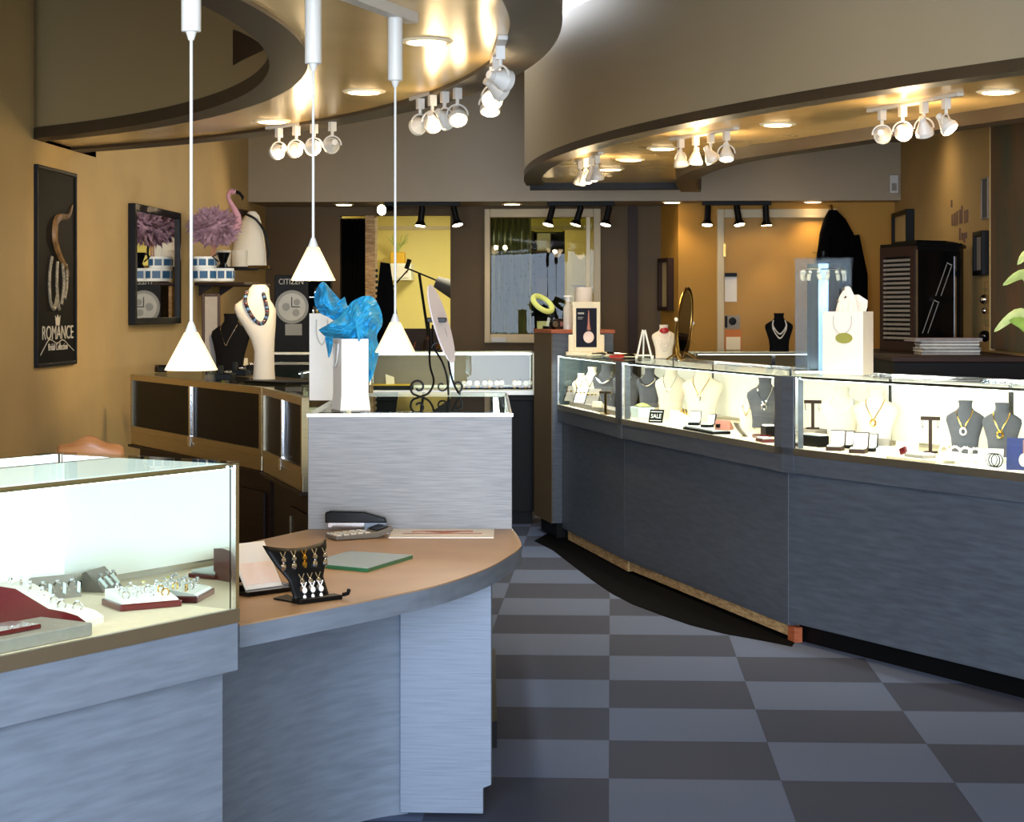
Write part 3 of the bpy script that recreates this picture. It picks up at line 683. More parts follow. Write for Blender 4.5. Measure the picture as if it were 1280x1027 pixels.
br = thing('bracelet_ramp', 'white sloping ramp with two gold bracelets', 'display ramp', FB.inp(855, .19, zr_), fb)
MB().prism([(-.06, 0), (.06, 0), (.06, .02), (-.06, .075)], -.06, .06, Matrix.Rotation(math.pi / 2, 4, 'Z') @ Matrix.Rotation(math.pi / 2, 4, 'X')).build('ramp', 'panel_white', br)
for k in range(2):
    MB().tube([(-.025 + .05 * k + .02 * math.cos(a), -.0, .05 + .03 * math.sin(a)) for a in [j * math.pi / 8 for j in range(16)]], 0.003, 5, True).build('bracelet', 'gold', br, True)
tray('flat_tray', 'long black edged white tray under the ring boxes', FB.inp(883, .065, zr_), fb, .42, .1, .014, 'black', 'panel_white')
ringbox('closed looking black cube ring box on the black edged tray', FB.inp(868, .075, zr_ + .022), gb + .2, .8, 'black')
ringbox('open black ring box with pale lining on the black edged tray', FB.inp(884, .075, zr_ + .022), gb - .4, .75, 'black')
rp = thing('tan_ramp', 'tan folded display stand on the black edged tray', 'display ramp', FB.inp(905, .085, zr_ + .022), gb)
MB().prism([(-.03, 0), (.03, 0), (.03, .012), (-.018, .05)], -.04, .04, Matrix.Rotation(math.pi / 2, 4, 'Z') @ Matrix.Rotation(math.pi / 2, 4, 'X')).build('ramp', 'rose', rp, bevel=0.003)
MB().box(-.028, -.008, -.038, -.03, .012, .03).build('slot', 'black', rp)
cvs = thing('curved_stand', 'grey brown curved bracelet stand beside the tan display stand', 'display ramp', FB.inp(924, .09, zr_), fb)
P = [(.03 - .05 * math.sin(k * .17), -.0, .068 * k / 8) for k in range(9)]
strip(MB(), [(p[2], p[0]) for p in P], [(p[2], p[0] + .008) for p in P], -.03, .03).build('curve', 'grey_velvet', cvs, True); cvs.rotation_euler = (0, -math.pi / 2, fb)
cvs.location.z = zr_
tray('burgundy_tray', 'small burgundy edged white tray at the near post', FB.inp(956, .06, zr_), fb, .09, .06, .016, 'burgundy', 'panel_white')
tray('burgundy_tray', 'burgundy tray behind the white edged one at the near post', FB.inp(952, .15, zr_), fb, .1, .06, .018, 'burgundy')
tray('flat_box', 'small black box on the burgundy trays', FB.inp(961, .24, zr_), fb, .07, .06, .05, 'black', 'panel_white', cat='jewellery box')
# ---- case A : below the sign holder
tray('riser_block', 'long grey riser block along the glass of the far case', FA.w(.8, .10, zr_), fa, 1.35, .1, .03, 'grey_velvet')
for k, (px, y, m) in enumerate(((712, .055, 'grey_velvet'), (724, .07, 'panel_white'), (738, .09, 'grey_velvet'))):
    t = thing('slanted_card', ['tan slanted earring card at the far end of the far case', 'white slanted earring card between two tan ones', 'tan slanted earring card below the cream bust'][k], 'jewellery card', FA.inp(px, y, zr_ + .03), ga)
    MB().box(-.045, .045, 0, .006, 0, .11, Matrix.Rotation(math.radians(-32), 4, 'X')).build('card', m, t)
    MB().box(-.047, -.041, -.002, .008, 0, .11, Matrix.Rotation(math.radians(-32), 4, 'X')).build('card_edge', 'black', t)
    for q in range(3): MB().ball((-.026 + .026 * q, .02, .06), .007, 6).build('earring', 'gold', t, True)
bust('pale bust behind the earring cards of the far counter case', FA.inp(725, .10, zr_), ga, .21, 'bust_white', 'v', 'gold', None, wide=.8)
bust('cream bust with fine chain in the far counter case', FA.inp(739, .18, zr_), ga, .25, 'bust_white', 'v', 'silver', None, wide=.9)
bust('grey draped bust beside the dark post in the far counter case', FA.inp(757, .24, zr_), ga, .27, 'bust_grey', 'collar', 'silver', None)
tbar('brass T bar earring stand in front of the earring cards', FA.inp(757, .03, zr_), ga, .13, 'brass')
pillow('cream display pillow beside the brass T bar', FA.inp(748, .04, zr_ + .03), ga, 'deck_cream', .8)
# ---- front showcase with rings
zf_ = .812
def fz(px, py): return az(px, py, zf_)
p = fz(112, 786); wd_ = thing('wave_ring_display', 'burgundy sided white wave shaped ring display', 'ring display', (p.x - .0, p.y + .06, zf_), T - .28)
prof = [(0, .014), (-.02, .026), (-.05, .033), (-.09, .038), (-.13, .058), (-.17, .078), (-.21, .082), (-.25, .078)]
W0, W1 = -.05, .03
mb = MB(); n = len(prof); vs = [(x, y, z) for y in (W0, W1) for x, z in prof] + [(x, y, 0) for y in (W0, W1) for x, z in prof]
fs = []
for i in range(n - 1): fs += [(i, i + 1, i + 1 + n, i + n)]
mb.add(vs, fs); mb.cur = 1
fs = []
for i in range(n - 1): fs += [(2 * n + i, 2 * n + i + 1, i + 1, i), (n + i, n + i + 1, 3 * n + i + 1, 3 * n + i)]
fs += [(n - 1, 3 * n - 1, 4 * n - 1, 2 * n - 1)]
mb.v = mb.v; mb.f += fs; mb.mi += [1] * len(fs); mb.f.append((0, n, 3 * n, 2 * n)); mb.mi.append(0)
mb.build('wave', ['panel_white', 'burgundy'], wd_, True)
Mw = TR(p.x, p.y + .06, zf_) @ RZ(T - .28)
for k, (x, y, z) in enumerate(((-.045, -.005, .030), (-.075, -.02, .034), (-.10, -.012, .041), (-.13, -.006, .056), (-.155, -.015, .069), (-.18, -.01, .077), (-.205, -.012, .079))):
    ring(Mw @ Vector((x, y, z)), .5 + .3 * k, 'silver ring standing on the wave shaped display', 'rings on the wave display', 'gem', k == 5, 1.15)
def wedge(label, loc, rz, L, rings, grp):
    t = thing('ring_wedge', label, 'ring display', loc, rz)
    MB().prism([(-.03, 0), (.03, 0), (.03, .045), (.018, .05)], -L / 2, L / 2, Matrix.Rotation(math.pi / 2, 4, 'Z') @ Matrix.Rotation(math.pi / 2, 4, 'X')).build('wedge', 'grey_velvet', t, bevel=0.002)
    M = TR(*loc) @ RZ(rz)
    for k in range(rings):
        q = M @ Vector((-L / 2 + L * (k + .5) / rings, -.012, .018)); ring(q, rz + .2, 'silver ring with white tag set in the grey wedge', grp, 'gem', True, 1.3)
pw_ = fz(66, 748); wedge('grey velvet wedge of tagged rings behind the wave display', (pw_.x, pw_.y + .02, zf_), FF.a - .35, .11, 3, 'rings in the wedge')
pt_ = fz(177, 757); tr_ = thing('ring_tray', 'burgundy ring tray with white sloping pad in the front showcase', 'ring display', (pt_.x, pt_.y, zf_), .62)
MB().box(-.075, .075, -.06, .06, 0, .016).build('base', 'burgundy', tr_, bevel=0.003)
MB().prism([(-.055, 0), (.055, 0), (.055, .022), (-.05, .004)], -.068, .068, TR(0, 0, .016) @ Matrix.Rotation(math.pi / 2, 4, 'Z') @ Matrix.Rotation(math.pi / 2, 4, 'X')).build('pad', 'panel_white', tr_)
Mt2 = TR(pt_.x, pt_.y, zf_) @ RZ(.62)
for k in range(12):
    i, j = k % 4, k // 4; x = -.048 + .032 * i; y = -.025 + .027 * j
    ring(Mt2 @ Vector((x, y, .02 + .018 * (y + .055) / .11)), .62 + .4 * (k % 3), 'ring standing in the white pad of the burgundy tray', 'rings in the burgundy tray', 'gem_yellow' if k == 10 else 'gem', False, 1.0, 'gold' if k in (3, 7) else 'silver')
rs = MB().ball((0, 0, .008), .008, 8, .8); o = tag(rs.build('red_marker', 'red_stone', None, True), 'tiny red marker on the corner of the burgundy tray', 'marker'); o.location = Mt2 @ Vector((-.06, .045, .016))
gt = tray('grey_riser', 'grey velvet riser tray under a burgundy booklet', FF.inp(8, .10, zf_), FF.a, .34, .15, .028, 'grey_velvet', None)
bk = tray('booklet', 'shiny burgundy booklet on the grey riser tray', FF.inp(-12, .10, zf_ + .028), FF.a, .2, .085, .01, 'burgundy', None, cat='booklet')
tray('grey_riser', 'long grey riser block reflected in the mirror end', FF.w(FF.L - .75, .42, zf_), FF.a, .3, .12, .05, 'grey_dark')
t2 = tray('ring_tray', 'small burgundy tray with pale green pad near the back panel', FF.w(FF.L - .42, .40, zf_), FF.a, .12, .09, .012, 'burgundy', 'tag_white', cat='ring display')
# ---- rear watch case
zb_ = ZBG
for k, (px, y) in enumerate(((580, .12), (586, .2), (597, .12), (606, .16), (612, .1), (622, .14), (627, .2), (643, .12), (650, .16), (657, .1), (661, .2))):
    if k == 0:
        wt = thing('watch', 'small gold wristwatch on a clear stand in the rear showcase', 'watch', FD.inp(px, y, zb_), FD.a, 'watches in the rear case')
        MB().box(-.02, .02, -.015, .015, 0, .012).build('stand', 'acrylic', wt)
        MB().tube([(.0, .016 * math.cos(a), .04 + .028 * math.sin(a)) for a in [j * math.pi / 7 for j in range(14)]], .008, 6, True).build('strap', 'gold', wt, True)
        MB().cyl((0, -.014, .045), (0, -.026, .048), .02, .018, 16).build('face', 'pearl', wt, True)
    else: copy_tree(wt, FD.inp(px, y, zb_), FD.a + .3 * math.sin(k * 2.1))
tray('watch_tray', 'black tray under the watches in the rear showcase', FD.inp(620, .3, zb_), FD.a, .5, .14, .014, 'black')
tray('watch_tray', 'black tray with a white card at the workshop side', FD.inp(490, .2, zb_), FD.a, .3, .2, .03, 'black', 'yellow_box')
t = tag(MB().prism([(-.03, 0), (.03, 0), (.025, .05), (-.035, .07)], -.002, .002, Matrix.Rotation(math.pi / 2, 4, 'X')).build('display_card', 'cream'), 'small cream card standing on the black watch tray', 'card'); t.location = FD.inp(488, .2, zb_ + .038)
for px, w in ((885, .12), (945, .09), (975, .08)):
    mb = MB().ball((0, 0, 0.001), w / 2, 14, .55, 1, .7)
    o = tag(mb.build('display_cushion', 'cream', None, True), 'rounded cream display cushion in the showcase below the ochre door', 'display pillow', 'cushions in the rear case'); o.location = FE.inp(px, .16, zb_ + w * .27)
# ================================================================ on the desk, pedestal and counters
def dz_(px, py): return az(px, py, ZD)
p = dz_(447, 668); st = thing('stapler', 'black and chrome stapler against the striped pedestal', 'stapler', (p.x, p.y + .02, ZD), T + math.pi)
MB().box(-.105, .105, -.02, .02, 0, .006).build('base_plate', 'chrome', st, bevel=0.002)
MB().box(-.09, .10, -.015, .015, .022, .04).build('magazine', 'silver', st, bevel=0.002)
MB().box(-.095, -.02, -.017, .017, .006, .042).build('hinge_block', 'laminate', st, bevel=0.004)
MB().prism([(-.095, .038), (.108, .038), (.108, .072), (.09, .078), (-.02, .075), (-.09, .055)], -.02, .02, Matrix.Rotation(math.pi / 2, 4, 'X')).build('handle', 'black_gloss', st, bevel=0.004)
p = dz_(450, 671); ca_ = thing('calculator', 'grey desk calculator beside the stapler', 'calculator', (p.x, p.y - .02, ZD), T + .5)
Mc = Matrix.Rotation(math.radians(-7), 4, 'Y') 
MB().prism([(-.1, 0.002), (.05, 0.002), (.1, .022), (.098, .036), (.04, .02), (-.1, .014)], -.045, .045, Matrix.Rotation(math.pi / 2, 4, 'X')).build('body', 'calc_body', ca_, bevel=0.003)
for i in range(5):
    for j in range(4):
        x = -.088 + .025 * i; y = -.034 + .0225 * j; MB().box(x - .009, x + .009, y - .008, y + .008, .0135 + .0009 * i, .0185 + .0009 * i).build('key', 'calc_key', ca_)
MB().box(.048, .088, -.036, .036, .0, .003, TR(0, 0, .0) @ TR(.045, 0, .0225) @ Matrix.Rotation(math.radians(-15.5), 4, 'Y') @ TR(-.045, 0, 0)).build('screen', 'black_gloss', ca_)
p = dz_(553, 667); bc = thing('brochure', 'pale brochure with rose print lying by the stapler', 'brochure', (p.x, p.y, ZD), T)
MB().box(-.17, .17, -.12, .12, 0, .003).build('sheet', 'paper_white', bc)
MB().box(-.13, .13, -.03, -.005, .003, .0034).box(-.06, .06, .03, .06, .003, .0034).build('print_band', 'rose', bc)
MB().tube([(-.1 + .02 * k, .02 + .02 * math.sin(k * .9), .0034) for k in range(11)], .003, 4).build('print_flourish', 'wood_red', bc)
a_, b_, c_, e_ = dz_(460, 715), dz_(516, 698), dz_(437, 693), dz_(383, 708)
gp = thing('glass_pad', 'grey glass counter pad with green edges on the desk', 'counter pad', (0, 0, 0))
q4 = [(v.x, v.y) for v in (a_, b_, c_, e_)]; cc = (sum(v[0] for v in q4) / 4, sum(v[1] for v in q4) / 4)
MB().prism(q4, ZD, ZD + .010).build('glass_slab', 'pad_edge', gp)
MB().prism([(cc[0] + (x - cc[0]) * .985, cc[1] + (y - cc[1]) * .985) for x, y in q4], ZD + .010, ZD + .0115).build('top_face', 'pad_glass', gp)
# black earring display board
p = dz_(390, 751); eb = thing('earring_display', 'black scooped earring display board on the curved desk', 'earring display', (p.x, p.y, ZD), T + .75)
Me = Matrix.Rotation(math.radians(-28), 4, 'X')
rows = []
for i in range(9):
    v = i / 8; rows.append([( (.055 + .045 * max(0, (v - .45) / .55) ** .6) * (u / 6 - 1) , .02 * (u / 6 - 1) ** 2 * 0 - .015 * math.cos((u / 6 - 1) * 1.3) , .14 * v + .02 * v * (abs(u / 6 - 1)) ** 2.0) for u in range(13)])
MB().grid([[tuple(Me @ Vector(q)) for q in r] for r in rows]).build('board', 'black', eb, True, solid=.005)
MB().box(-.06, .075, -.03, .006, 0, .012).tube([(.075, -.03, .012), (.09, -.032, .014), (.096, -.03, .024)], .006, 6).build('foot', 'black', eb, bevel=0.002)
MB().prism([(-.055, .01), (-.055, .09), (.01, .12), (-.02, .03)], 0, .004, TR(0, 0, .0)).build('back_prop', 'black', eb)
def earr(x, z, m, big):
    q = Me @ Vector((x, -.023, z)); r = MB()
    r.tube([q + Vector((-.008, 0, .012)), q + Vector((.0, -.002, -.004))], .0016, 4).tube([q + Vector((.008, 0, .012)), q + Vector((-.002, -.002, -.006))], .0016, 4)
    r.ball(q + Vector((0, -.004, -.008)), .007, 6, 1.2).ball(q + Vector((0, -.004, -.026)), .006 * big, 6, 1.6)
    r.build('earring', m, eb, True)
for k in range(5): earr(-.066 + .033 * k, .118, 'gold' if k == 2 else 'silver', 1.2)
for k in range(3): earr(-.03 + .026 * k, .055, 'silver', 1.0); earr(-.03 + .026 * k, .032, 'pearl', .8)
# brochure stand, partly behind the showcase end
p = dz_(322, 742); hb = thing('leaflet_stand', 'pale leaflet with a rose picture leaning on a dark base', 'leaflet stand', (p.x, p.y + .03, ZD), T + .8)
Ml = Matrix.Rotation(math.radians(-35), 4, 'X')
MB().box(-.075, .105, -.05, .10, 0, .012).build('base', 'black_gloss', hb, bevel=0.002)
MB().box(-.06, .06, 0, .004, 0.0, .135, TR(0, -.02, .014) @ Ml).build('leaflet', 'paper_white', hb)
MB().box(-.055, .055, -.001, 0, .012, .075, TR(0, -.02, .014) @ Ml).build('picture', 'paper_pink', hb)
MB().box(-.055, .055, .02, .024, 0.0, .08, TR(0, .07, .012) @ Matrix.Rotation(math.radians(12), 4, 'X')).build('prop', 'black_gloss', hb)
# wooden chair behind the front showcase
c0 = at(96, 385, 6.1); ch = thing('chair', 'honey wood chair with waved top rail behind the front showcase', 'chair', (c0.x, c0.y, 0), T)
for sx in (-1, 1):
    MB().tube([(sx * .17, -.16, 0), (sx * .17, -.15, .63)], .018, 8).build('leg', 'wood_chair', ch, True)
    MB().tube([(sx * .18, .2, 0), (sx * .17, .16, .63), (sx * .15, .2, 1.0)], .018, 8).build('leg', 'wood_chair', ch, True)
MB().loft([(0, 0, .63, .2, .19), (0, 0, .66, .2, .19)], 24).build('seat', 'wood_chair', ch, True, bevel=0.005)
rows = []
for i in range(7):
    v = i / 6; rows.append([((u / 9 - 1) * .118 * (1 - .08 * v), .2 - .03 * math.cos((u / 9 - 1) * 1.4), .86 + (.215 + .012 * math.cos((u / 9 - 1) * 5.0) - .03 * abs(u / 9 - 1) ** 6) * v) for u in range(19)])
MB().grid(rows).build('backrest', 'wood_chair', ch, True, solid=.02)
# ---- gift bags
def bag(name, label, loc, rz, w, d, h, m='paper_white', handle_face='x', hm='white_paint', flare=1.0, tagm=None):
    t = thing(name, label, 'shopping bag', loc, rz)
    z1 = h; k = flare
    vs = [(-w / 2 * k, -d / 2 * k, 0), (w / 2 * k, -d / 2 * k, 0), (w / 2 * k, d / 2 * k, 0), (-w / 2 * k, d / 2 * k, 0)]
    mid = h * .22
    vs += [(x / k, y / k, mid) for x, y, _ in vs[:4]] + [(x / k, y / k, h) for x, y, _ in vs[:4]]
    # gussets fold inward on the narrow sides
    MB().add(vs, [(3, 2, 1, 0), (0, 1, 5, 4), (1, 2, 6, 5), (2, 3, 7, 6), (3, 0, 4, 7), (4, 5, 9, 8), (5, 6, 10, 9), (6, 7, 11, 10), (7, 4, 8, 11)]).build('paper_body', m, t, solid=.0015)
    for s in (-1, 1):
        if handle_face == 'x': P = [(s * (w / 2 + .003), -d * .22, h * .93), (s * (w / 2 + .006), -d * .2, h * .72), (s * (w / 2 + .01), -.0, h * .6), (s * (w / 2 + .006), d * .2, h * .72), (s * (w / 2 + .003), d * .22, h * .93)]
        else: P = [(-w * .22, s * (d / 2 + .003), h * .93), (-w * .2, s * (d / 2 + .006), h * .75), (0, s * (d / 2 + .01), h * .64), (w * .2, s * (d / 2 + .006), h * .75), (w * .22, s * (d / 2 + .003), h * .93)]
        MB().tube(smooth_path(P, 5), .0028, 6).build('handle', hm, t, True)
    if tagm: MB().loft([(0, 0, 0, .04, .024), (0, 0, .002, .04, .024)], 24, TR(.01, -d / 2 - .012, h * .58) @ Matrix.Rotation(math.pi / 2, 4, 'X')).build('oval_tag', tagm, t)
    return t
zp = 1.15
p = at(432, 513, 6.62); bagF = bag('gift_bag', 'white gift bag stuffed with blue tissue on the pedestal', (p.x + .008, p.y + .07, zp), T + .32, .095, .125, .245, flare=1.12)
p = at(404, 500, 7.35); bag('gift_bag', 'white gift bag behind the one with blue tissue', (p.x, p.y + .04, zp), T - .15, .1, .08, .33, handle_face='y')
def fan(outline, centre, dmid, bulge, seed, rings=9):
    rows = []
    o = smooth_path([(x, y, 0) for x, y in outline] + [(outline[0][0], outline[0][1], 0)], 5)
    for i in range(rings + 1):
        f = i / rings; r = []
        for k, q in enumerate(o):
            x = centre[0] + (q.x - centre[0]) * f; y = centre[1] + (q.y - centre[1]) * f
            cr = noise.noise((x * .07 + seed, y * .07, seed)) * .05 + abs(noise.noise((x * .13, y * .13 + seed, 3.1))) * .04
            r.append(tuple(at(x, y, dmid - bulge * math.cos(f * 1.55) + cr * min(1, f * 2.5) + .012 * math.sin(k * .55 + seed) * f)))
        rows.append(r)
    return rows
ts = thing('tissue_paper', 'crumpled bright blue tissue paper bursting out of the gift bag', 'tissue paper', (0, 0, 0))
o1 = [(398, 412), (415, 402), (428, 392), (440, 377), (455, 370), (467, 372), (476, 388), (478, 405), (471, 420), (474, 440), (464, 474), (455, 477), (454, 450), (456, 428), (440, 428), (425, 424), (410, 423)]
MB().grid(fan(o1, (445, 408), 6.72, .10, 1.7)).build('sheet', 'tissue_blue', ts, False, solid=.001)
o2 = [(394, 382), (393, 368), (403, 352), (415, 363), (427, 376), (431, 371), (434, 381), (440, 388), (425, 402), (410, 396), (400, 391)]
MB().grid(fan(o2, (414, 384), 6.78, .05, 5.2)).build('sheet', 'tissue_blue', ts, False, solid=.001)
o3 = [(406, 422), (416, 422), (415, 436), (411, 447), (409, 438)]
MB().grid(fan(o3, (411, 428), 6.60, .01, 9.2, 4)).build('sheet', 'tissue_blue', ts, False, solid=.001)
# ---- mirror on wrought iron scroll stand
dm = 7.72; sm = dm / F
p = at(552, 488, dm); ms = thing('scroll_mirror', 'oval mirror edge on in a wrought iron scroll stand', 'mirror', (p.x, p.y, zp), T)
def L_(px, py, dy=0): return ((px - 552) * sm, dy, (489 - py) * sm)
def spiral(c, r, a0, turns, sgn, dy): return [L_(c[0] + r * (1 - .75 * k / 24) * math.cos(a0 + sgn * turns * 2 * math.pi * k / 24), c[1] + r * (1 - .75 * k / 24) * math.sin(a0 + sgn * turns * 2 * math.pi * k / 24), dy) for k in range(25)]
MB().tube(smooth_path([L_(536, 397, -.02), L_(537, 420, -.02), L_(538, 450, -.04), L_(543, 470, -.06), L_(537, 484, -.07), L_(526, 489, -.07)], 5) + spiral((524, 477), 11.5, math.pi / 2, 1.15, 1, -.07)[2:], .0045, 7).build('scroll_leg', 'iron', ms, True)
MB().tube(smooth_path([L_(552, 396, .02), L_(559, 420, .02), L_(561, 450, .03), L_(566, 472, .04), L_(574, 488, .04)], 5) + spiral((571, 477), 8, math.pi / 2, .9, -1, .04)[2:], .0045, 7).build('scroll_leg', 'iron', ms, True)
MB().tube(smooth_path([L_(541, 400, .0), L_(541, 425), L_(552, 445), L_(558, 465, .06), L_(560, 489, .08)], 5), .0045, 7).build('scroll_leg', 'iron', ms, True)
MB().tube(spiral((549, 429), 9, math.pi, 1.0, 1, -.03)[:24], .004, 7).build('scroll_ornament', 'iron', ms, True)
MB().tube(spiral((552, 477), 7, 0, 1.0, 1, .02)[:22], .0035, 7).build('scroll_ornament', 'iron', ms, True)
MB().box(L_(534, 0)[0], L_(558, 0)[0], -.03, .03, L_(0, 397)[2], L_(0, 391)[2], TR(0, 0, 0)).build('cradle', 'iron', ms, bevel=0.003)
cm = L_(551.5, 399); Mm = TR(*cm) @ Matrix.Rotation(math.radians(-16.5), 4, 'Y') @ RZ(math.radians(72))
MB().loft([(0, 0, -.003, .082, .162), (0, 0, .003, .082, .162)], 36, Mm @ Matrix.Rotation(math.pi / 2, 4, 'X')).build('backing', 'lilac_white', ms, True)
MB().loft([(0, 0, 0, .079, .158), (0, 0, .0012, .079, .158)], 36, Mm @ Matrix.Rotation(math.pi / 2, 4, 'X') @ TR(0, 0, -.0045)).build('mirror_face', 'mirror', ms, True)
# ---- on the island and left-hand cases
o = thing('ring_box', 'tiny black closed box on the island showcase by the wall', 'jewellery box', FH.inp(201, .2, zf), FH.a)
MB().box(-.035, .035, -.025, .025, 0, .03).build('base', 'black', o, bevel=0.004); MB().box(-.034, .034, -.024, .024, .03, .04).build('lid', 'black_gloss', o, bevel=0.003)
o = thing('notebook', 'thin dark leather folder lying on the island showcase corner', 'folder', FI.inp(352, .15, zf), FI.a + .5)
MB().box(-.16, .16, -.1, .1, 0, .012).build('cover', 'black', o, bevel=0.003); MB().box(-.15, .155, -.095, .095, .003, .010).build('pages', 'page_grey', o)
# tall white bust with bead necklace
db = 9.55; p = at(326, 470, db); sb = db / F
tb = thing('necklace_bust', 'tall white bust with a dark multicoloured bead necklace', 'necklace bust', (p.x, p.y, zf), T)
R = [(0, 4, 14, .055), (.1, 4, 13, .05), (.3, 4, 12.5, .045), (.42, 2, 15, .05), (.55, -2, 20, .055), (.66, -6, 24.5, .06), (.74, -8, 26, .058), (.79, -9, 24, .055), (.84, -7, 18, .05), (.9, -4, 14, .048), (.96, -3, 12.5, .042), (1, -3, 8, .03)]
hb_ = 118 * sb
MB().loft([(cx * sb, .03 * z, z * hb_, rx * sb, ry) for z, cx, rx, ry in R], 28).build('form', 'bust_white', tb, True)
P = smooth_path([(-.068, -.012, .92 * hb_), (-.07, -.04, .82 * hb_), (-.045, -.045, .69 * hb_), (-.01, -.04, .60 * hb_), (.018, -.035, .60 * hb_), (.036, -.035, .70 * hb_), (.03, -.035, .80 * hb_), (.016, -.02, .90 * hb_)], 5)
for k, q in enumerate(P): MB().ball(q, .0105, 7).build('bead', ['grey_dark', 'burgundy', 'iron', 'label_blue', 'frame_brown'][k % 5], tb, True)
zg_ = 1.15
bust('black bust with twin silver chains beside the tall white bust', FG.inp(287, .35, zg_), -.3, .32, 'bust_black', 'v', 'silver', None)
o = thing('picture_frame', 'narrow brown frame with pale mat standing by the flamingo shelf', 'picture frame', FG.inp(264, .47, zg_), .25)
fh = .43; MB().box(-.05, -.034, 0, .02, 0, fh).box(.034, .05, 0, .02, 0, fh).box(-.034, .034, 0, .02, fh - .016, fh).box(-.034, .034, 0, .02, 0, .016).build('frame', 'frame_brown', o, bevel=0.003)
MB().box(-.034, .034, .006, .012, .016, fh - .016).build('mat', 'grey_velvet', o)
MB().box(-.01, .01, .02, .1, 0, .01).build('prop_foot', 'frame_brown', o)
# black jewelled trays in front of the chain bust
for k, (px, yy) in enumerate(((282, .16), (300, .2), (312, .3))):
    o = thing('jewel_tray', ['black tray of glittering pieces before the black bust', 'black tray of glittering pieces behind the tall white bust', 'small black tray with a white card by the tall bust'][k], 'display tray', FG.inp(px, yy, zg_), math.pi / 2)
    MB().box(-.06, .06, -.04, .04, 0, .03).build('base', 'black', o, bevel=0.003)
    for q in range(6): MB().ball((-.045 + .018 * q, -.02 + .02 * (q % 2), .036), .008, 6).build('jewel', 'silver', o, True)
    MB().box(-.05, .05, .02, .03, .03, .07).build('card', 'cream' if k == 2 else 'black', o)
# watch display stand with large watch picture and rack of watches
dw = 13.55; sw = dw / F
p = at(365, 440, dw); wz = ZB
wdsp = thing('watch_display', 'black watch display stand with big watch picture and brand lettering', 'watch display', (p.x, p.y + .1, wz), T)
def Lw(px, py): return ((px - 365) * sw, (440 - py) * sw)
x0, z1 = Lw(340, 344); x1, _ = Lw(383, 0); x2, _ = Lw(410, 0)
MB().box(x0, x1, 0, .2, 0, z1).build('cabinet', 'black', wdsp, bevel=0.004)
MB().box(x1, x2, .04, .2, 0, z1 * .93).build('rack_back', 'black_cloth', wdsp)
cx, cz = Lw(362, 384); r = 21 * sw
MB().cyl((cx, -.004, cz), (cx, 0, cz), r, r, 36).build('watch_bezel', 'watch_dark', wdsp, True)
MB().cyl((cx, -.007, cz), (cx, -.004, cz), r * .82, r * .82, 36).build('watch_dial', 'watch_face', wdsp, True)
for ox, oz, rr in ((-.35, 0, .24), (.3, .28, .2), (.25, -.35, .22)): MB().cyl((cx + ox * r, -.009, cz + oz * r), (cx + ox * r, -.007, cz + oz * r), rr * r, rr * r, 18).build('sub_dial', 'watch_dark', wdsp, True)
MB().box(cx - .003, cx + .003, -.011, -.009, cz, cz + r * .6).box(cx, cx + r * .5, -.011, -.009, cz - .003, cz + .003).build('hands', 'black', wdsp)
MB().box(cx - r * .4, cx + r * .6, -.004, 0, cz - r * 1.7, cz - r * 1.02).build('watch_strap', 'watch_dark', wdsp)
lx, lz = Lw(361, 352.5); text('CITIZEN', .056, TR(lx - .0, -.003, lz) @ RX, 'lettering', 'lettering', wdsp, .001, (.85, 1))
for rz_, n in ((.80, 2), (.56, 4), (.32, 3), (.12, 2)):
    MB().box(x1 + .005, x2, -.0, .04, z1 * rz_ - .05, z1 * rz_ - .045).build('rack_shelf', 'chrome', wdsp)
    for k in range(n):
        X = x1 + .025 + (x2 - x1 - .04) * (k + .5) / n
        MB().tube([(X + .006 * math.cos(a), .015 + .02 * math.cos(a), z1 * rz_ - .012 + .03 * math.sin(a)) for a in [j * math.pi / 6 for j in range(12)]], .008, 5, True).build('rack_watch', 'brass' if k % 2 else 'silver', wdsp, True)
# support for the watch display: low case behind the island
FW = Frame(at(325, 385, 13.5), at(440, 385, 13.5)); 
lw = thing('rear_cabinet', 'black cabinet carrying the watch display at the rear wall', 'cabinet', (FW.p0.x, FW.p0.y, 0), FW.a)
MB().box(0, FW.L, 0, .5, .08, ZB - .02).build('body', 'black', lw); MB().box(.03, FW.L - .03, .06, .47, 0, .08).build('toe_kick', 'black', lw)
MB().box(-.005, FW.L + .005, -.008, .505, ZB - .02, ZB).build('top', 'brushed', lw, bevel=0.002)
wdsp.location.z = ZB
# ================================================================ on the long counter, the walls and beyond
# sign holder
o = thing('sign_holder', 'cream stand holding a dark pear pendant advert card', 'sign holder', FA.inp(733, .135, ZR), T)
MB().box(-.13, .13, -.05, .08, 0, .02).build('base', 'cream', o, bevel=0.004)
for s in (-1, 1): MB().box(s * .095 - .02, s * .095 + .02, -.01, .03, .02, .13).build('bracket', 'cream', o, bevel=0.006)
MB().box(-.088, .088, 0, .012, .02, .34).build('card_board', 'cream', o, bevel=0.002)
MB().box(-.066, .066, -.003, 0, .05, .30).build('print', 'purple_dark', o)
MB().loft([(0, 0, 0, .034, .038), (0, 0, .002, .033, .037)], 24, TR(.014, -.003, .115) @ Matrix.Rotation(math.pi / 2, 4, 'X')).build('pendant_print', 'paper_pink', o)
MB().tube([(.014, -.004, .285), (.014, -.005, .2), (.014, -.005, .16)], [.003, .008, .014], 6).build('chain_print', 'rose', o, True)
MB().box(-.055, -.015, -.0045, -.003, .262, .272).box(-.055, -.02, -.0045, -.003, .24, .243).box(-.055, -.025, -.0045, -.003, .23, .233).build('print_line', 'lettering', o)
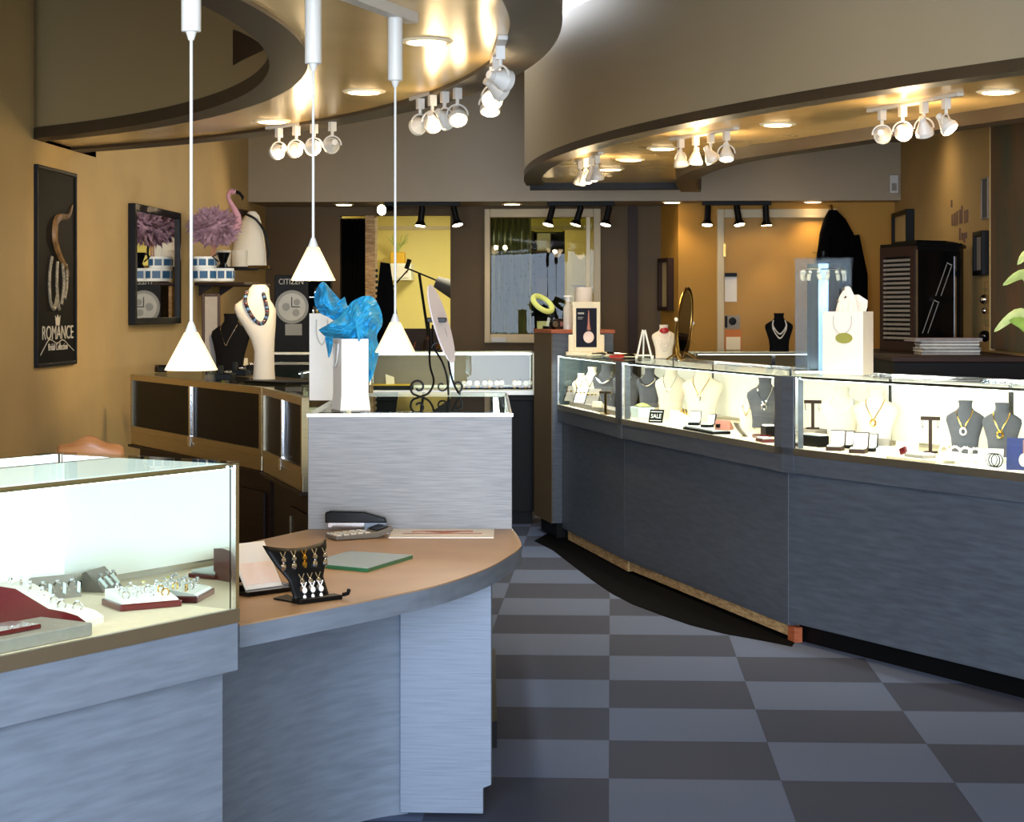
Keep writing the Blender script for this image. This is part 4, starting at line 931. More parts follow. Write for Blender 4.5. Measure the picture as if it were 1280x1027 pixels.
# repair tools
for k, (px, yy, a, m) in enumerate(((757, .2, .2, 'chrome'), (768, .3, -.25, 'black'), (780, .2, .1, 'red_stone'), (793, .34, .4, 'black'))):
    fr = FA if px < 774 else FB
    o = thing('hand_tool', ['chrome tweezers lying beside the sign holder', 'black handled screwdriver lying beside the sign holder', 'red handled screwdriver lying before the easel', 'black handled pliers lying behind the easel'][k], 'tool', fr.inp(px, yy, ZR + .012), T + a)
    MB().tube([(-.09, 0, 0), (-.02, 0, 0), (0, 0, 0)], [.008, .011, .007], 8).build('grip', m, o, True); MB().tube([(0, 0, 0), (.1, 0, -.004)], [.004, .002], 6).build('shaft', 'chrome', o, True)
o = thing('notepad', 'cream notepad sheet under the tools by the sign holder', 'notepad', FA.inp(764, .27, ZR), T)
MB().box(-.16, .16, -.08, .08, 0, .008).build('pad', 'cream', o)
# small acrylic easel
o = thing('easel', 'small white A shaped display easel on the long counter', 'easel', FB.inp(805, .3, ZR), T)
h = .17
for s in (-1, 1): MB().tube([(s * .045, -.02, 0.004), (s * .006, 0.01, h)], .006, 6).build('leg', 'panel_white', o, True)
MB().tube([(0, .07, .004), (0, .012, h * .95)], .005, 6).build('rear_leg', 'panel_white', o, True)
MB().tube([(-.045, -.02, .004), (-.05, -.045, .004), (-.05, -.05, .02)], .005, 6).tube([(.045, -.02, .004), (.05, -.045, .004), (.05, -.05, .02)], .005, 6).tube([(-.04, -.016, .02), (.04, -.016, .02)], .005, 6).build('ledge', 'panel_white', o, True)
rbst = bust('cream bust with red stone and rows of pearls by the oval mirror', FB.inp(830, .46, ZR), T, .2, 'bust_white', 'pearls', pearls=3)
MB().ball((0, -.028, .165), .026, 12, .7, 1.1, .5).build('red_stone', 'red_stone', rbst, True)
# oval vanity mirror in a metal stand
vm = thing('vanity_mirror', 'tilted oval brass mirror on three curved feet', 'mirror', FB.inp(853, .36, ZR), T)
Mv = TR(.012, 0, .225) @ Matrix.Rotation(math.radians(11), 4, 'Y') @ RZ(math.radians(63)) @ Matrix.Rotation(math.radians(-6), 4, 'X')
MB().tube([tuple(Mv @ Vector((.105 * math.cos(a), 0, .19 * math.sin(a)))) for a in [k * math.pi / 24 for k in range(48)]], .009, 8, True).build('rim', 'brass', vm, True)
MB().loft([(0, 0, -.002, .103, .188), (0, 0, .002, .103, .188)], 40, Mv @ Matrix.Rotation(math.pi / 2, 4, 'X')).build('mirror_glass', 'mirror', vm, True)
MB().tube([tuple(Mv @ Vector((.128 * math.cos(a), 0, .21 * math.sin(a) - .01))) for a in [math.pi + k * math.pi / 18 for k in range(19)]], .006, 7).build('yoke', 'brass', vm, True)
for s in (-1, 1): MB().ball(tuple(Mv @ Vector((s * .128, 0, 0))), .012, 8).build('pivot_knob', 'pearl', vm, True)
for a in (.4, 2.6, 4.6): MB().tube(smooth_path([(0, 0, .05), (.03 * math.cos(a), .03 * math.sin(a), .045), (.075 * math.cos(a), .075 * math.sin(a), .022), (.1 * math.cos(a), .1 * math.sin(a), .006)], 4), .006, 7).build('foot', 'brass', vm, True)
# acrylic earring tower
tw_ = thing('earring_tower', 'clear acrylic earring tower with mirrored core on the long counter', 'earring display', FC.inp(1029, .46, ZR), T - .15)
W, Ht = .13, .53
for a in range(4): MB().box(-W, W, -W - .002, -W + .002, .004, Ht, RZ(a * math.pi / 2)).build('pane', 'acrylic', tw_)
MB().box(-W - .01, W + .01, -W - .01, W + .01, Ht, Ht + .006).build('lid', 'acrylic', tw_); MB().box(-W, W, -W, W, 0, .004).build('base', 'chrome', tw_)
MB().cyl((0, 0, .004), (0, 0, Ht - .02), .075, .075, 10).build('core', 'tower_core', tw_)
MB().cyl((0, 0, Ht + .006), (0, 0, Ht + .03), .02, .02, 16).cyl((0, 0, Ht + .03), (0, 0, Ht + .038), .05, .05, 20).build('knob', 'acrylic', tw_, True)
MB().tube([(.1 * math.cos(a), .1 * math.sin(a), Ht - .045) for a in [k * math.pi / 12 for k in range(24)]], .003, 5, True).build('hanger_ring', 'chrome', tw_, True)
for k in range(14):
    a = 2 * math.pi * k / 14; c, s = math.cos(a), math.sin(a)
    MB().ball((.1 * c, .1 * s, Ht - .06), .009, 6).box(-.01, .01, -.002, .002, -.03, 0, TR(.105 * c, .105 * s, Ht - .07) @ RZ(a + math.pi / 2) @ Matrix.Rotation(.5 * math.sin(k * 2.4), 4, 'Y')).build('earring', 'pearl', tw_, True)
# white bag with green tag
bg = bag('shopping_bag', 'white shopping bag with oval olive tag and white tissue', FC.inp(1060, .30, ZR), T - .5, .19, .145, .285, handle_face='y', tagm='olive_tag')
for k, (poly, yo, tl) in enumerate((([(-.05, .2), (-.055, .3), (-.015, .385), (.005, .4), (.02, .385), (.055, .3), (.05, .2)], -.03, 8), ([(-.02, .2), (.0, .36), (.085, .335), (.075, .275), (.07, .2)], .03, -6))):
    rows = []
    for i in range(9):
        v = i / 8; lo = Vector(poly[0]).lerp(Vector(poly[-1]), v)
        sp_ = smooth_path([(q[0], q[1], 0) for q in poly], 4); q = sp_[int(v * (len(sp_) - 1))]
        rows.append([(lo.x + (q.x - lo.x) * j / 6, yo + .01 * noise.noise((i * .8, j * .8, k)) + math.tan(math.radians(tl)) * .1 * j / 6, lo.y + (q.y - lo.y) * j / 6) for j in range(7)])
    MB().grid(rows).build('white_tissue', 'paper_white', bg, False, solid=.001)
for q in ((-.035, -.038, .33), (.0, -.04, .35), (-.01, -.035, .385)): MB().ball(q, .007, 6).build('tissue_dot', 'silver', bg, True)
# black bust with pearls on the rear case
bust('black bust with thick pearl strands beside the earring tower', FE.inp(974, .2, ZB), T, .27, 'bust_black', 'pearls', pearls=2)
# ---- raised desk clutter
zr2 = zr
o = thing('paper_towel_roll', 'white paper towel roll with a blue band on raised desk', 'paper towel', FA.w(-.28, .24, zr2), 0)
MB().cyl((0, 0, 0), (0, 0, .28), .06, .06, 24).build('roll', 'paper_white', o, True, bevel=.004); MB().cyl((0, 0, .03), (0, 0, .1), .0606, .0606, 24).build('band', 'label_blue', o, True)
o = thing('sanitiser_bottle', 'clear pump bottle with white cap on raised desk', 'bottle', FA.w(-.2, .115, zr2), 0)
MB().loft([(0, 0, 0, .032, .032), (0, 0, .14, .032, .032), (0, 0, .17, .014, .014), (0, 0, .185, .014, .014)], 20).build('bottle', 'plastic_clear_body', o, True); MB().cyl((0, 0, .185), (0, 0, .215), .017, .017, 16).cyl((0, 0, .215), (0, 0, .225), .03, .025, 16).build('cap', 'panel_white', o, True)
o = thing('magnifier_lamp', 'yellow green ring magnifier lamp on raised desk', 'magnifier lamp', FA.w(-.42, .04, zr2), T)
MB().cyl((0, 0, 0), (0, 0, .02), .05, .05, 20).build('base', 'black', o, True); MB().tube([(0, 0, .02), (.02, 0, .1), (-.02, 0, .14)], .006, 7).build('arm', 'black', o, True)
Mq = TR(-.05, -.02, .17) @ Matrix.Rotation(math.radians(36), 4, 'Y') @ Matrix.Rotation(math.radians(28), 4, 'X')
MB().tube([tuple(Mq @ Vector((.075 * math.cos(a), .075 * math.sin(a), 0))) for a in [k * math.pi / 12 for k in range(24)]], .018, 8, True).build('ring', 'lamp_ring', o, True)
for k, (x, y, nm, lb, m) in enumerate(((-.12, -.0, 'loupe', 'round black jeweller loupe on raised desk edge', 'black_gloss'), (-.36, .12, 'small_box', 'small brown box beside the magnifier lamp', 'frame_brown'))):
    o = thing(nm, lb, 'loupe' if k == 0 else 'box', FA.w(x, y, zr2), .4)
    if k == 0: MB().ball((0, 0, .032), .032, 14).build('shell', m, o, True); MB().cyl((.0, -.02, .035), (0, -.036, .036), .02, .02, 16).build('lens', 'chrome', o, True)
    else: MB().box(-.06, .06, -.04, .04, 0, .07).build('carton', m, o, bevel=.002); MB().box(-.04, .04, -.042, -.04, .02, .05).build('label', 'rose', o)
# ---- credenza with louvred cabinet by the right wall
cz = 1.245
cr = thing('credenza', 'dark credenza with red brown top along the right wall', 'cabinet', (0, 0, 0))
MB().box(1.50, 2.19, 10.35, 12.3, .06, cz - .03).build('body', 'black', cr); MB().box(1.48, 2.195, 10.32, 12.32, cz - .03, cz).build('top', 'frame_brown', cr, bevel=.004); MB().box(1.55, 2.15, 10.4, 12.25, 0, .06).build('toe_kick', 'black', cr)
c0, c1, c2 = at(1102, 385, 11.75), at(1145, 385, 11.35), at(1200, 385, 11.45)
lc = thing('display_tower', 'black arched top cabinet with a louvred side on the credenza', 'cabinet', (0, 0, cz))
hh = .62
MB().prism([(c0.x + .01, c0.y), (c1.x, c1.y + .01), (c2.x - .004, c2.y + .01), (2.16, 12.0), (1.75, 12.1)], 0, hh).build('body', 'black', lc)
MB().prism([(c0.x - .01, c0.y - .01), (c1.x, c1.y - .012), (c2.x + .01, c2.y), (2.18, 12.02), (1.74, 12.12)], hh, hh + .018).prism([(c0.x + .06, c0.y - .04), (c1.x, c1.y - .01), (c2.x - .08, c2.y + .02), (2.12, 11.95)], hh + .018, hh + .034).build('top', 'black', lc)
u = Vector((c1.x - c0.x, c1.y - c0.y)); Ls = u.length; Mv2 = TR(c0.x, c0.y, 0) @ RZ(math.atan2(u.y, u.x))
sd = MB().box(0, .035, -.012, .01, 0, hh, Mv2).box(Ls - .05, Ls, -.012, .01, 0, hh, Mv2).box(.035, Ls - .05, -.012, .01, hh - .06, hh, Mv2).box(.035, Ls - .05, -.012, .01, 0, .06, Mv2).build('louvre_frame', 'frame_brown', lc)
slm = None
for k in range(18):
    so = MB().box(.035, Ls - .05, -.008, .006, 0, .014, Mv2).build('louvre_slat', 'grey_velvet', lc) if slm is None else slm.copy()
    if slm is not None: COL.objects.link(so)
    else: slm = so
    so.location.z = .07 + k * .0272
u = Vector((c2.x - c1.x, c2.y - c1.y)); Lf = u.length; Mf = TR(c1.x, c1.y, 0) @ RZ(math.atan2(u.y, u.x))
MB().box(0, Lf, -.004, .006, .02, hh - .03, Mf).build('front_glass', 'black_gloss', lc); MB().box(Lf * .86, Lf * .9, -.008, -.004, .03, hh - .06, Mf).box(-.006, .006, -.01, -.004, .02, hh - .02, Mf).build('front_trim', 'chrome', lc)
def bar(x, z, L, w, a): return MB().box(-w / 2, w / 2, -.007, -.004, -L / 2, L / 2, Mf @ TR(x, 0, z) @ Matrix.Rotation(math.radians(a), 4, 'Y'))
for x, z in ((Lf * .62, .42), (Lf * .32, .2)):
    for s in (-1, 1): bar(x + s * .018, z, .2, .004, 22).build('etched_line', 'grey_velvet', lc)
    bar(x + .038, z + .095, .006, .036, 22).build('etched_line', 'grey_velvet', lc)
for k in range(5):
    o = thing('magazine', ['magazine at the bottom of the pile on the credenza', 'second magazine up in the pile on the credenza', 'middle magazine in the pile on the credenza', 'fourth magazine up in the pile on the credenza', 'wide pink covered magazine on top of the credenza pile'][k], 'magazine', at(1197, 385, 10.75) * 1, T + .1 * math.sin(k * 2.0), 'magazines on the credenza')
    o.location.z = cz + .018 * k; w = .16 if k < 4 else .19; o.location.x += -.02 if k == 4 else 0.0; o.location.x -= .06
    MB().box(-w, w, -.1, .1, .002, .016).build('pages', 'page_grey', o); MB().box(-w - .002, w + .002, -.102, .102, 0, .002).box(-w - .002, w + .002, -.102, .102, .016, .018).build('cover', 'page_pink' if k == 4 else 'panel_white', o)
# hanging ornaments on the right wall
for k, (py, r_) in enumerate(((362, .014), (374, .03), (388, .02), (402, .018), (420, .034))):
    p = ax(1231, py, XR - .04); o = thing('glass_ornament', ['smallest glass bauble at the top of the wall string', 'big silver eyed bauble on the wall string', 'round glass bauble under the silver eyed one', 'pale glass bauble above the dark one', 'dark glass bauble at the bottom of the wall string'][k], 'ornament', p)
    MB().ball((0, 0, 0), r_, 14).build('ball', 'chrome' if k in (1, 2) else 'acrylic' if k in (0, 3) else 'black_gloss', o, True); MB().cyl((0, 0, r_ * .9), (0, 0, r_ + .03), .002, .002, 5).build('hanger', 'chrome', o); MB().tube([(0, 0, r_ + .03), (.04, 0, r_ + .03)], .002, 5).build('nail', 'chrome', o)
# frames, tapestry and lettering on the right wall
def wallframe(label, pxa, pxb, ya, yb, m, inner, dep=.03, side=1, fw=.03, name='picture_frame', cat='picture frame'):
    X = XR if side > 0 else XL; a = ax(pxa, ya, X); b = ax(pxb, ya, X); c = ax(pxa, yb, X)
    y0, y1 = sorted((a.y, b.y)); zt = a.z if side > 0 else ax((pxa + pxb) / 2, ya, X).z; zb = ax((pxa + pxb) / 2, yb, X).z; zt = ax((pxa + pxb) / 2, ya, X).z
    t = thing(name, label, cat, (X, (y0 + y1) / 2, zb)); W = (y1 - y0) / 2; hh_ = zt - zb; s = -side
    def bx(mb, xa, xb, *r): return mb.box(min(s * xa, s * xb), max(s * xa, s * xb), *r)
    mb = MB(); bx(mb, 0, dep, -W, -W + fw, 0, hh_); bx(mb, 0, dep, W - fw, W, 0, hh_); bx(mb, 0, dep, -W + fw, W - fw, 0, fw); bx(mb, 0, dep, -W + fw, W - fw, hh_ - fw, hh_)
    mb.build('frame', m, t, bevel=.003)
    bx(MB(), 0.002, dep * .6, -W + fw, W - fw, fw, hh_ - fw).build('picture', inner, t)
    return t, W, hh_, s
wallframe('black framed pale mirror above the arched cabinet', 1143, 1124, 264, 312, 'black', 'door_cream', .06)
wallframe('slim dark frame with grey picture over the glass baubles', 1238, 1226, 289, 344, 'black', 'grey_velvet', .05)
wallframe('narrow clear plaque on the right wall beside the tapestry', 1237, 1229, 222, 274, 'grey_velvet', 'grey_dark', .015, fw=.01)
a = ax(1246, 300, XR); tp = thing('tapestry', 'large brown and green abstract tapestry on the right wall', 'tapestry', (XR, 0, 0))
MB().box(-.035, -.006, 8.3, a.y, 1.27, 2.7).build('cloth', 'tapestry', tp); MB().box(-.04, -.006, a.y, a.y + .02, 1.26, 2.72).build('edge_batten', 'wall_tan', tp)
lt = thing('wall_lettering', 'small brown raised lettering on the right wall over the cabinet', 'lettering', (XR, 0, 0))
for k, (px, ya, yb) in enumerate(((1190, 250, 259), (1191, 268, 282), (1194, 266, 282), (1197, 264, 281), (1200.5, 262, 280), (1203, 257, 279), (1207, 263, 279), (1210, 262, 278), (1200.5, 285, 300), (1203.5, 291, 300), (1206, 291, 303), (1208.5, 290, 298))):
    q = ax(px, ya, XR); q2 = ax(px, yb, XR); MB().box(-.006, 0, q.y - .018, q.y + .018, q2.z, q.z).build('letter', 'letter_wall', lt)
# black coat hung by the alcove door
cp = at(1049, 385, 14.8); ct = thing('coat', 'long black coat hanging beside the ochre door', 'coat', (cp.x, cp.y, 0.75), 0)
rings = [(0, 0, 0, .18, .07), (0, 0, .4, .175, .07), (0, 0, .8, .17, .075), (-.01, 0, 1.15, .16, .08), (-.02, 0, 1.32, .13, .08), (-.035, 0, 1.43, .085, .07), (-.05, 0, 1.5, .03, .04)]
MB().loft(rings, 18).build('cloth', 'black_cloth', ct, True)
for s in (-1, 1): MB().tube([(s * .1, -.05, 1.3), (s * .15, -.07, 1.0), (s * .16, -.08, .6)], [.05, .06, .05], 10).build('sleeve', 'black_cloth', ct, True)
MB().tube([(-.05, .03, 1.48), (-.05, .08, 1.54), (-.05, .24, 1.54)], .008, 6).build('hook', 'brass', ct, True)
# notices on the door
for px0, px1, ya, yb, m, lb in ((906, 921, 345, 377, 'paper_white', 'white note sheet hung by a black clip on the ochre door'), (906, 925, 394, 411, 'grey_velvet', 'small black and white photo pinned to the ochre door'), (906, 927, 412, 437, 'orange_paper', 'orange and cream leaflet pinned low on the ochre door')):
    yy = YB2 - .02; a = ay(px0, ya, yy); b = ay(px1, yb, yy); o = thing('notice', lb, 'notice', (a.x, yy, b.z))
    MB().box(0, b.x - a.x, -.003, 0, 0, a.z - b.z).build('sheet', m, o)
    if m == 'paper_white': MB().box(0, b.x - a.x, -.014, 0, a.z - b.z - .005, a.z - b.z + .025).build('clip', 'black', o)
    if m == 'grey_velvet': MB().ball((.06, -.004, .06), .03, 10, 1, 1, .1).box(.0, .02, -.005, -.003, .01, .1).build('photo_print', 'black', o)
    if m == 'orange_paper': MB().box(.01, b.x - a.x - .01, -.005, -.003, .0, .1).build('lower_page', 'cream', o)
# small framed picture on the return wall
v = Vector((pb[0] - pa[0], pb[1] - pa[1])); Mr = TR(pa[0], pa[1], 0) @ RZ(math.atan2(v.y, v.x)); Lr = v.length
o = thing('picture_frame', 'thin dark framed picture on the lit ochre return wall', 'picture frame', (0, 0, 0))
zA, zB2 = 1.5 + 62 * 15.4 / F, 1.5 - 3 * 15.4 / F
MB().box(Lr * .15, Lr * .22, -.05, 0, zB2, zA, Mr).box(Lr * .68, Lr * .75, -.05, 0, zB2, zA, Mr).box(Lr * .22, Lr * .68, -.05, 0, zA - .03, zA, Mr).box(Lr * .22, Lr * .68, -.05, 0, zB2, zB2 + .03, Mr).build('frame', 'frame_brown', o)
MB().box(Lr * .22, Lr * .68, -.02, 0, zB2 + .03, zA - .03, Mr).build('picture', 'door_cream', o)
# exit light boxes on the soffit face
for px0, px1, ya, yb, lb in ((298, 310, 194, 214, 'upper of two white speaker boxes on the left soffit'), (298, 310, 218, 240, 'lower of two white speaker boxes on the left soffit'), (1111, 1122, 219, 242, 'white sensor box at the right end of the soffit')):
    a = ay(px0, ya, YS); b = ay(px1, yb, YS); o = thing('wall_box', lb, 'wall box', (a.x, YS, b.z))
    MB().box(0, b.x - a.x, -.05, 0, 0, a.z - b.z).build('housing', 'white_paint', o, bevel=.006); MB().box(.015, b.x - a.x - .015, -.054, -.05, .02, (a.z - b.z) * .55).build('grille', 'grey_velvet', o)
# ---- left wall: poster, mirror, shelf with flamingo
t, W, hh_, s = wallframe('tall black bridal poster with the word Romance on the left wall', 42, 92, 211, 457, 'black', 'poster_dark', .02, -1, .018, 'poster', 'poster')
RZp = Matrix.Rotation(math.pi / 2, 4, 'Z')
def onp(y, z): return (.0135, (y - .5) * 2 * W, z * hh_)
MB().tube(smooth_path([onp(.9, .83), onp(.78, .77), onp(.6, .76), onp(.45, .73), onp(.42, .64), onp(.55, .56), onp(.72, .50), onp(.8, .46)], 5), [.005 + .017 * math.sin(math.pi * k / 35) for k in range(36)], 8).build('arm_print', 'poster_skin', t, True)
for pts in ([(.36, .55), (.3, .45), (.32, .33), (.42, .29), (.5, .36)], [(.5, .53), (.48, .42), (.52, .31), (.55, .29)], [(.62, .53), (.66, .42), (.6, .31)], [(.72, .52), (.74, .42), (.68, .34)]):
    MB().tube(smooth_path([onp(*q) for q in pts], 5), .012, 6).build('diamond_print', 'poster_diamond', t, True)
MB().prism([(-.03, 0), (.03, 0), (.045, .05), (.02, .035), (0, .055), (-.02, .035), (-.045, .05)], 0, .002, TR(*onp(.52, .205)) @ RZp @ Matrix.Rotation(math.pi / 2, 4, 'X') @ TR(0, 0, -.001)).build('crown_emblem', 'lettering', t)
text('ROMANCE', .115, TR(*onp(.53, .165)) @ RZp @ RX, 'lettering', 'lettering', t, .001, (1, .85))
text('Bridal Collection', .05, TR(*onp(.53, .095)) @ RZp @ RX, 'lettering', 'lettering', t, .001)
MB().tube(smooth_path([onp(.1, .06), onp(.2, .10), onp(.32, .135), onp(.5, .115), onp(.65, .13), onp(.8, .10), onp(.94, .07)], 5), .0025, 5).build('rule_print', 'lettering', t, True)
wallframe('black framed wall mirror between poster and flamingo shelf', 160, 218, 260, 405, 'black', 'mirror', .045, -1, .04, 'wall_mirror', 'mirror')
# shelf and its things
sy = ax(262, 352, XL).y; sz = 1.5 + 33 * 12.75 / F
sh = thing('wall_shelf', 'small dark wall shelf carrying tins and a flamingo', 'shelf', (XL, sy, sz))
MB().box(0, .34, -.5, .5, -.02, 0).build('board', 'frame_brown', sh, bevel=.003)
for q in (-.35, .35): MB().prism([(0, -.02), (.1, -.02), (0, -.09)], -.01, .01, TR(0, q, 0) @ Matrix.Rotation(math.pi / 2, 4, 'X')).build('bracket', 'frame_brown', sh)
dF = 12.55; sF = dF / F
def wp(px, py, dx=0): return at(px, py, dF + dx)
p = wp(262, 352)
def tin(label, px, z, r, h_):
    q = wp(px, 352); o = thing('gift_tin', label, 'tin', (q.x, q.y, z), 0)
    MB().cyl((0, 0, 0), (0, 0, h_), r, r, 28).build('can', 'panel_white', o, True, bevel=.003)
    for k in range(8): a = k * math.pi / 4; MB().box(-r * .3, r * .3, -r - .002, -r * .9, h_ * .22, h_ * .78, RZ(a)).build('blue_panel', 'blue_tin', o)
    return o
tin('wide blue and white tin at the back of the flamingo shelf', 258, sz, .085, .085)
tin('second blue and white tin beside the wide one', 279, sz, .07, .085)
tin('upper blue and white tin stacked under the flamingo', 256, sz + .085, .075, .075)
fl_ = thing('flamingo_figure', 'feathered pink flamingo figure standing on the stacked tins', 'flamingo', wp(256, 321) , 0)
fl_.location.z = sz + .16
def Lf_(px, py, dy=0): return ((px - 256) * sF, dy, (321.0 - py) * sF)
bm_ = MB(); bc_ = Vector(Lf_(268, 284))
bm_.loft([(bc_.x + .0, 0, bc_.z - .085, .03, .03), (bc_.x - .01, 0, bc_.z - .06, .09, .07), (bc_.x - .01, 0, bc_.z, .125, .095), (bc_.x, 0, bc_.z + .05, .1, .08), (bc_.x + .02, 0, bc_.z + .085, .04, .04)], 18).build('body', 'flamingo', fl_, True)
fe = MB(); random.seed(3)
for k in range(420):
    a = random.uniform(0, 2 * math.pi); e = math.asin(random.uniform(-1, 1)); n_ = Vector((math.cos(a) * math.cos(e), math.sin(a) * math.cos(e), math.sin(e)))
    b = bc_ + Vector((n_.x * .115, n_.y * .085, n_.z * .075)); dr_ = (n_ + Vector((-.35, 0, -.15)) + Vector((random.uniform(-.5, .5), random.uniform(-.5, .5), random.uniform(-.4, .4)))).normalized()
    s_ = dr_.orthogonal().normalized() * .012; ln = random.uniform(.05, .085)
    fe.add([b - s_ * .5, b + s_ * .5, b + dr_ * ln * .6 + s_, b + dr_ * ln, b + dr_ * ln * .6 - s_], [(0, 1, 2, 3, 4)])
fo = fe.build('feathers', 'flamingo', fl_); fo['kind'] = 'stuff'
nk = smooth_path([Lf_(291, 292), Lf_(297, 280), Lf_(297, 270), Lf_(291, 258), Lf_(286, 248), Lf_(287, 241), Lf_(292, 238)], 5)
MB().tube(nk, [.032 - .018 * min(1, k / 18) for k in range(len(nk))], 10).ball(Lf_(292, 240), .018, 10, 1, 1.35).build('neck_and_head', 'flamingo_skin', fl_, True)
MB().tube([Lf_(295, 240), Lf_(300, 242), Lf_(304, 247), Lf_(303, 251)], [.012, .011, .009, .003], 8).build('beak', 'black', fl_, True)
MB().ball(Lf_(293.5, 238, -.016), .004, 6).build('eye', 'black', fl_)
for px in (266, 269): MB().tube([Lf_(px, 300), Lf_(px - 1, 321 - .3)], .005, 6).build('leg', 'rose', fl_, True)
q = wp(281, 340); cu_ = thing('black_cup', 'small black trophy cup on the flamingo shelf', 'cup', (q.x, q.y - .05, sz + .085), 0)
MB().loft([(0, 0, 0, .035, .035), (0, 0, .012, .03, .03), (0, 0, .03, .02, .02), (0, 0, .06, .03, .03), (0, 0, .1, .045, .045)], 18).build('bowl', 'black_gloss', cu_, True); MB().tube([(-.04, 0, .09), (-.07, 0, .075), (-.03, 0, .04)], .005, 6).build('handle', 'black_gloss', cu_, True)
# glass shelf beyond with white necklace display
q = at(308, 335, 13.35); g2 = thing('wall_shelf', 'glass shelf with white necklace stand near the rear corner', 'shelf', (XL, q.y, q.z))
MB().box(0, .42, -.3, .3, -.012, 0).build('glass_board', 'acrylic', g2); MB().box(0, .43, -.31, -.29, -.02, .004).build('front_edge', 'black', g2); MB().cyl((.36, -.3, .0), (.5, -.3, .0), .012, .012, 10).build('rail_end', 'brass', g2)
ns = thing('necklace_bust', 'white curved necklace stand with black and silver necklace on glass shelf', 'necklace bust', (q.x + .02, q.y, q.z), .3)
MB().loft([(0, 0, 0, .12, .08), (0, 0, .12, .115, .08), (.0, 0, .22, .1, .07), (.01, 0, .3, .075, .055), (.02, 0, .36, .05, .04), (.02, 0, .39, .025, .025)], 24).build('form', 'bust_white', ns, True)
MB().tube(smooth_path([(-.03, -.05, .37), (.04, -.07, .33), (.1, -.06, .24), (.13, -.05, .12), (.12, -.05, .06)], 5), .009, 7).build('necklace', 'iron', ns, True)
for k in range(2): o = tag(MB().loft([(0, 0, 0, .05, .05), (0, 0, .12, .055, .055)], 20).build('white_pot', 'bust_white', None, True, bevel=.004), 'short white pot on the glass shelf below the necklace stand', 'pot', 'pots on the glass shelf'); o.location = (q.x - .13 + .11 * k, q.y - .14, q.z)
a_ = ay(298, 262, YS - .1); wallframe('dark framed yellow mirror above the glass shelf', 297, 318, 264, 335, 'frame_brown', 'wall_yellow', .03, -1, .05, 'wall_mirror', 'mirror')
# ---- plant at the near end of the long counter
pp = thing('potted_plant', 'potted plant with long pale green leaves on the long counter', 'plant', FC.inp(1302, .3, ZR), 0)
MB().loft([(0, 0, 0, .05, .05), (0, 0, .1, .065, .065), (0, 0, .105, .06, .06)], 20).build('pot', 'panel_white', pp, True)
dp_ = (FC.inp(1302, .3, ZR)); dd_ = (dp_.y * math.cos(T) - dp_.x * math.sin(T))
def Pl(px, py, dy=0): v = at(px, py, dd_ + dy); return Vector(v) - dp_
lv = [((1300, 420), (1275, 392), (1243, 414), 'leaf_pale'), ((1302, 410), (1285, 345), (1254, 356), 'leaf_pale'), ((1304, 400), (1290, 320), (1272, 330), 'leaf_pale'), ((1300, 425), (1280, 405), (1262, 400), 'leaf'), ((1304, 400), (1310, 330), (1330, 320), 'leaf'), ((1303, 410), (1325, 380), (1345, 395), 'leaf')]
for k, (a, b, c, m) in enumerate(lv):
    sp_ = smooth_path([Vector((0, 0, .1)), Pl(*a), Pl(*b, -.03), Pl(*c, -.06)], 6); rows = []
    for i, q in enumerate(sp_):
        f = i / (len(sp_) - 1); w = .024 * math.sin(math.pi * min(1, f * 1.02)) ** .7 * (f > .25) + .003
        tn = (sp_[min(i + 1, len(sp_) - 1)] - sp_[max(i - 1, 0)]).normalized(); sd_ = tn.cross(Vector((0, 1, 0.25))).normalized()
        rows.append([tuple(q - sd_ * w), tuple(q + Vector((0, .006, -.004))), tuple(q + sd_ * w)])
    MB().grid(rows).build('leaf', m, pp, True, solid=.001)
# ================================================================ in the workshop
wb_ = thing('workbench', 'dark jeweller workbench in the yellow workshop', 'workbench', (X1(520), YB + 1.1, 0))
MB().box(-.6, 1.6, -.3, .4, .98, 1.03).build('top', 'wood_dark', wb_, bevel=.004); MB().box(-.6, 1.6, .3, .34, 1.03, 1.32).build('back_rail', 'wood_dark', wb_)
for x in (-.55, 1.55):
    for y in (-.25, .35): MB().box(x - .03, x + .03, y - .03, y + .03, 0, .98).build('leg', 'wood_dark', wb_)
ln_ = thing('bench_lamp', 'jointed bench lamp with long arm in the yellow workshop', 'lamp', (X1(524), YB + 1.1, 1.03))
def Wl(px, py): v = ay(px, py, YB + 1.1); return (v.x - X1(524), 0, v.z - 1.03)
MB().cyl((0, 0, 0), (0, 0, .02), .08, .08, 18).build('base', 'black', ln_, True)
MB().tube([(0, 0, .02), Wl(524, 342)], .012, 8).build('post', 'black', ln_, True); MB().tube([Wl(488, 362), Wl(511, 336), Wl(562, 357)], .008, 8).build('arm', 'black', ln_, True)
MB().cyl(Wl(545, 352), Wl(572, 364), .05, .09, 18).build('shade', 'grey_dark', ln_, True); MB().tube([Wl(508, 336), Wl(512, 324)], .02, 8).build('counterweight', 'black', ln_, True)
ho = thing('display_easel', 'tall black tapered jewellery stand before the workshop doorway', 'display stand', FD.inp(482, .3, ZB), T)
MB().prism([(-.06, 0), (.1, 0), (.09, .2), (.03, .62), (-.035, .63), (-.06, .4)], -.03, .03, Matrix.Rotation(math.pi / 2, 4, 'X')).build('panel', 'black_cloth', ho)
for k in range(10): MB().box(-.07, -.055, -.03, .03, .2 + .04 * k, .22 + .04 * k).build('notch', 'black', ho)
def wbox(name, label, cat, px0, px1, ya, yb, y, dep, m):
    a = ay(px0, ya, y); b = ay(px1, yb, y); o = thing(name, label, cat, (a.x, y, b.z)); w = b.x - a.x; h_ = a.z - b.z
    MB().box(0, w, 0, dep, 0, h_).build('body', m, o, bevel=.006); return o, w, h_
ys = YB + 2.3
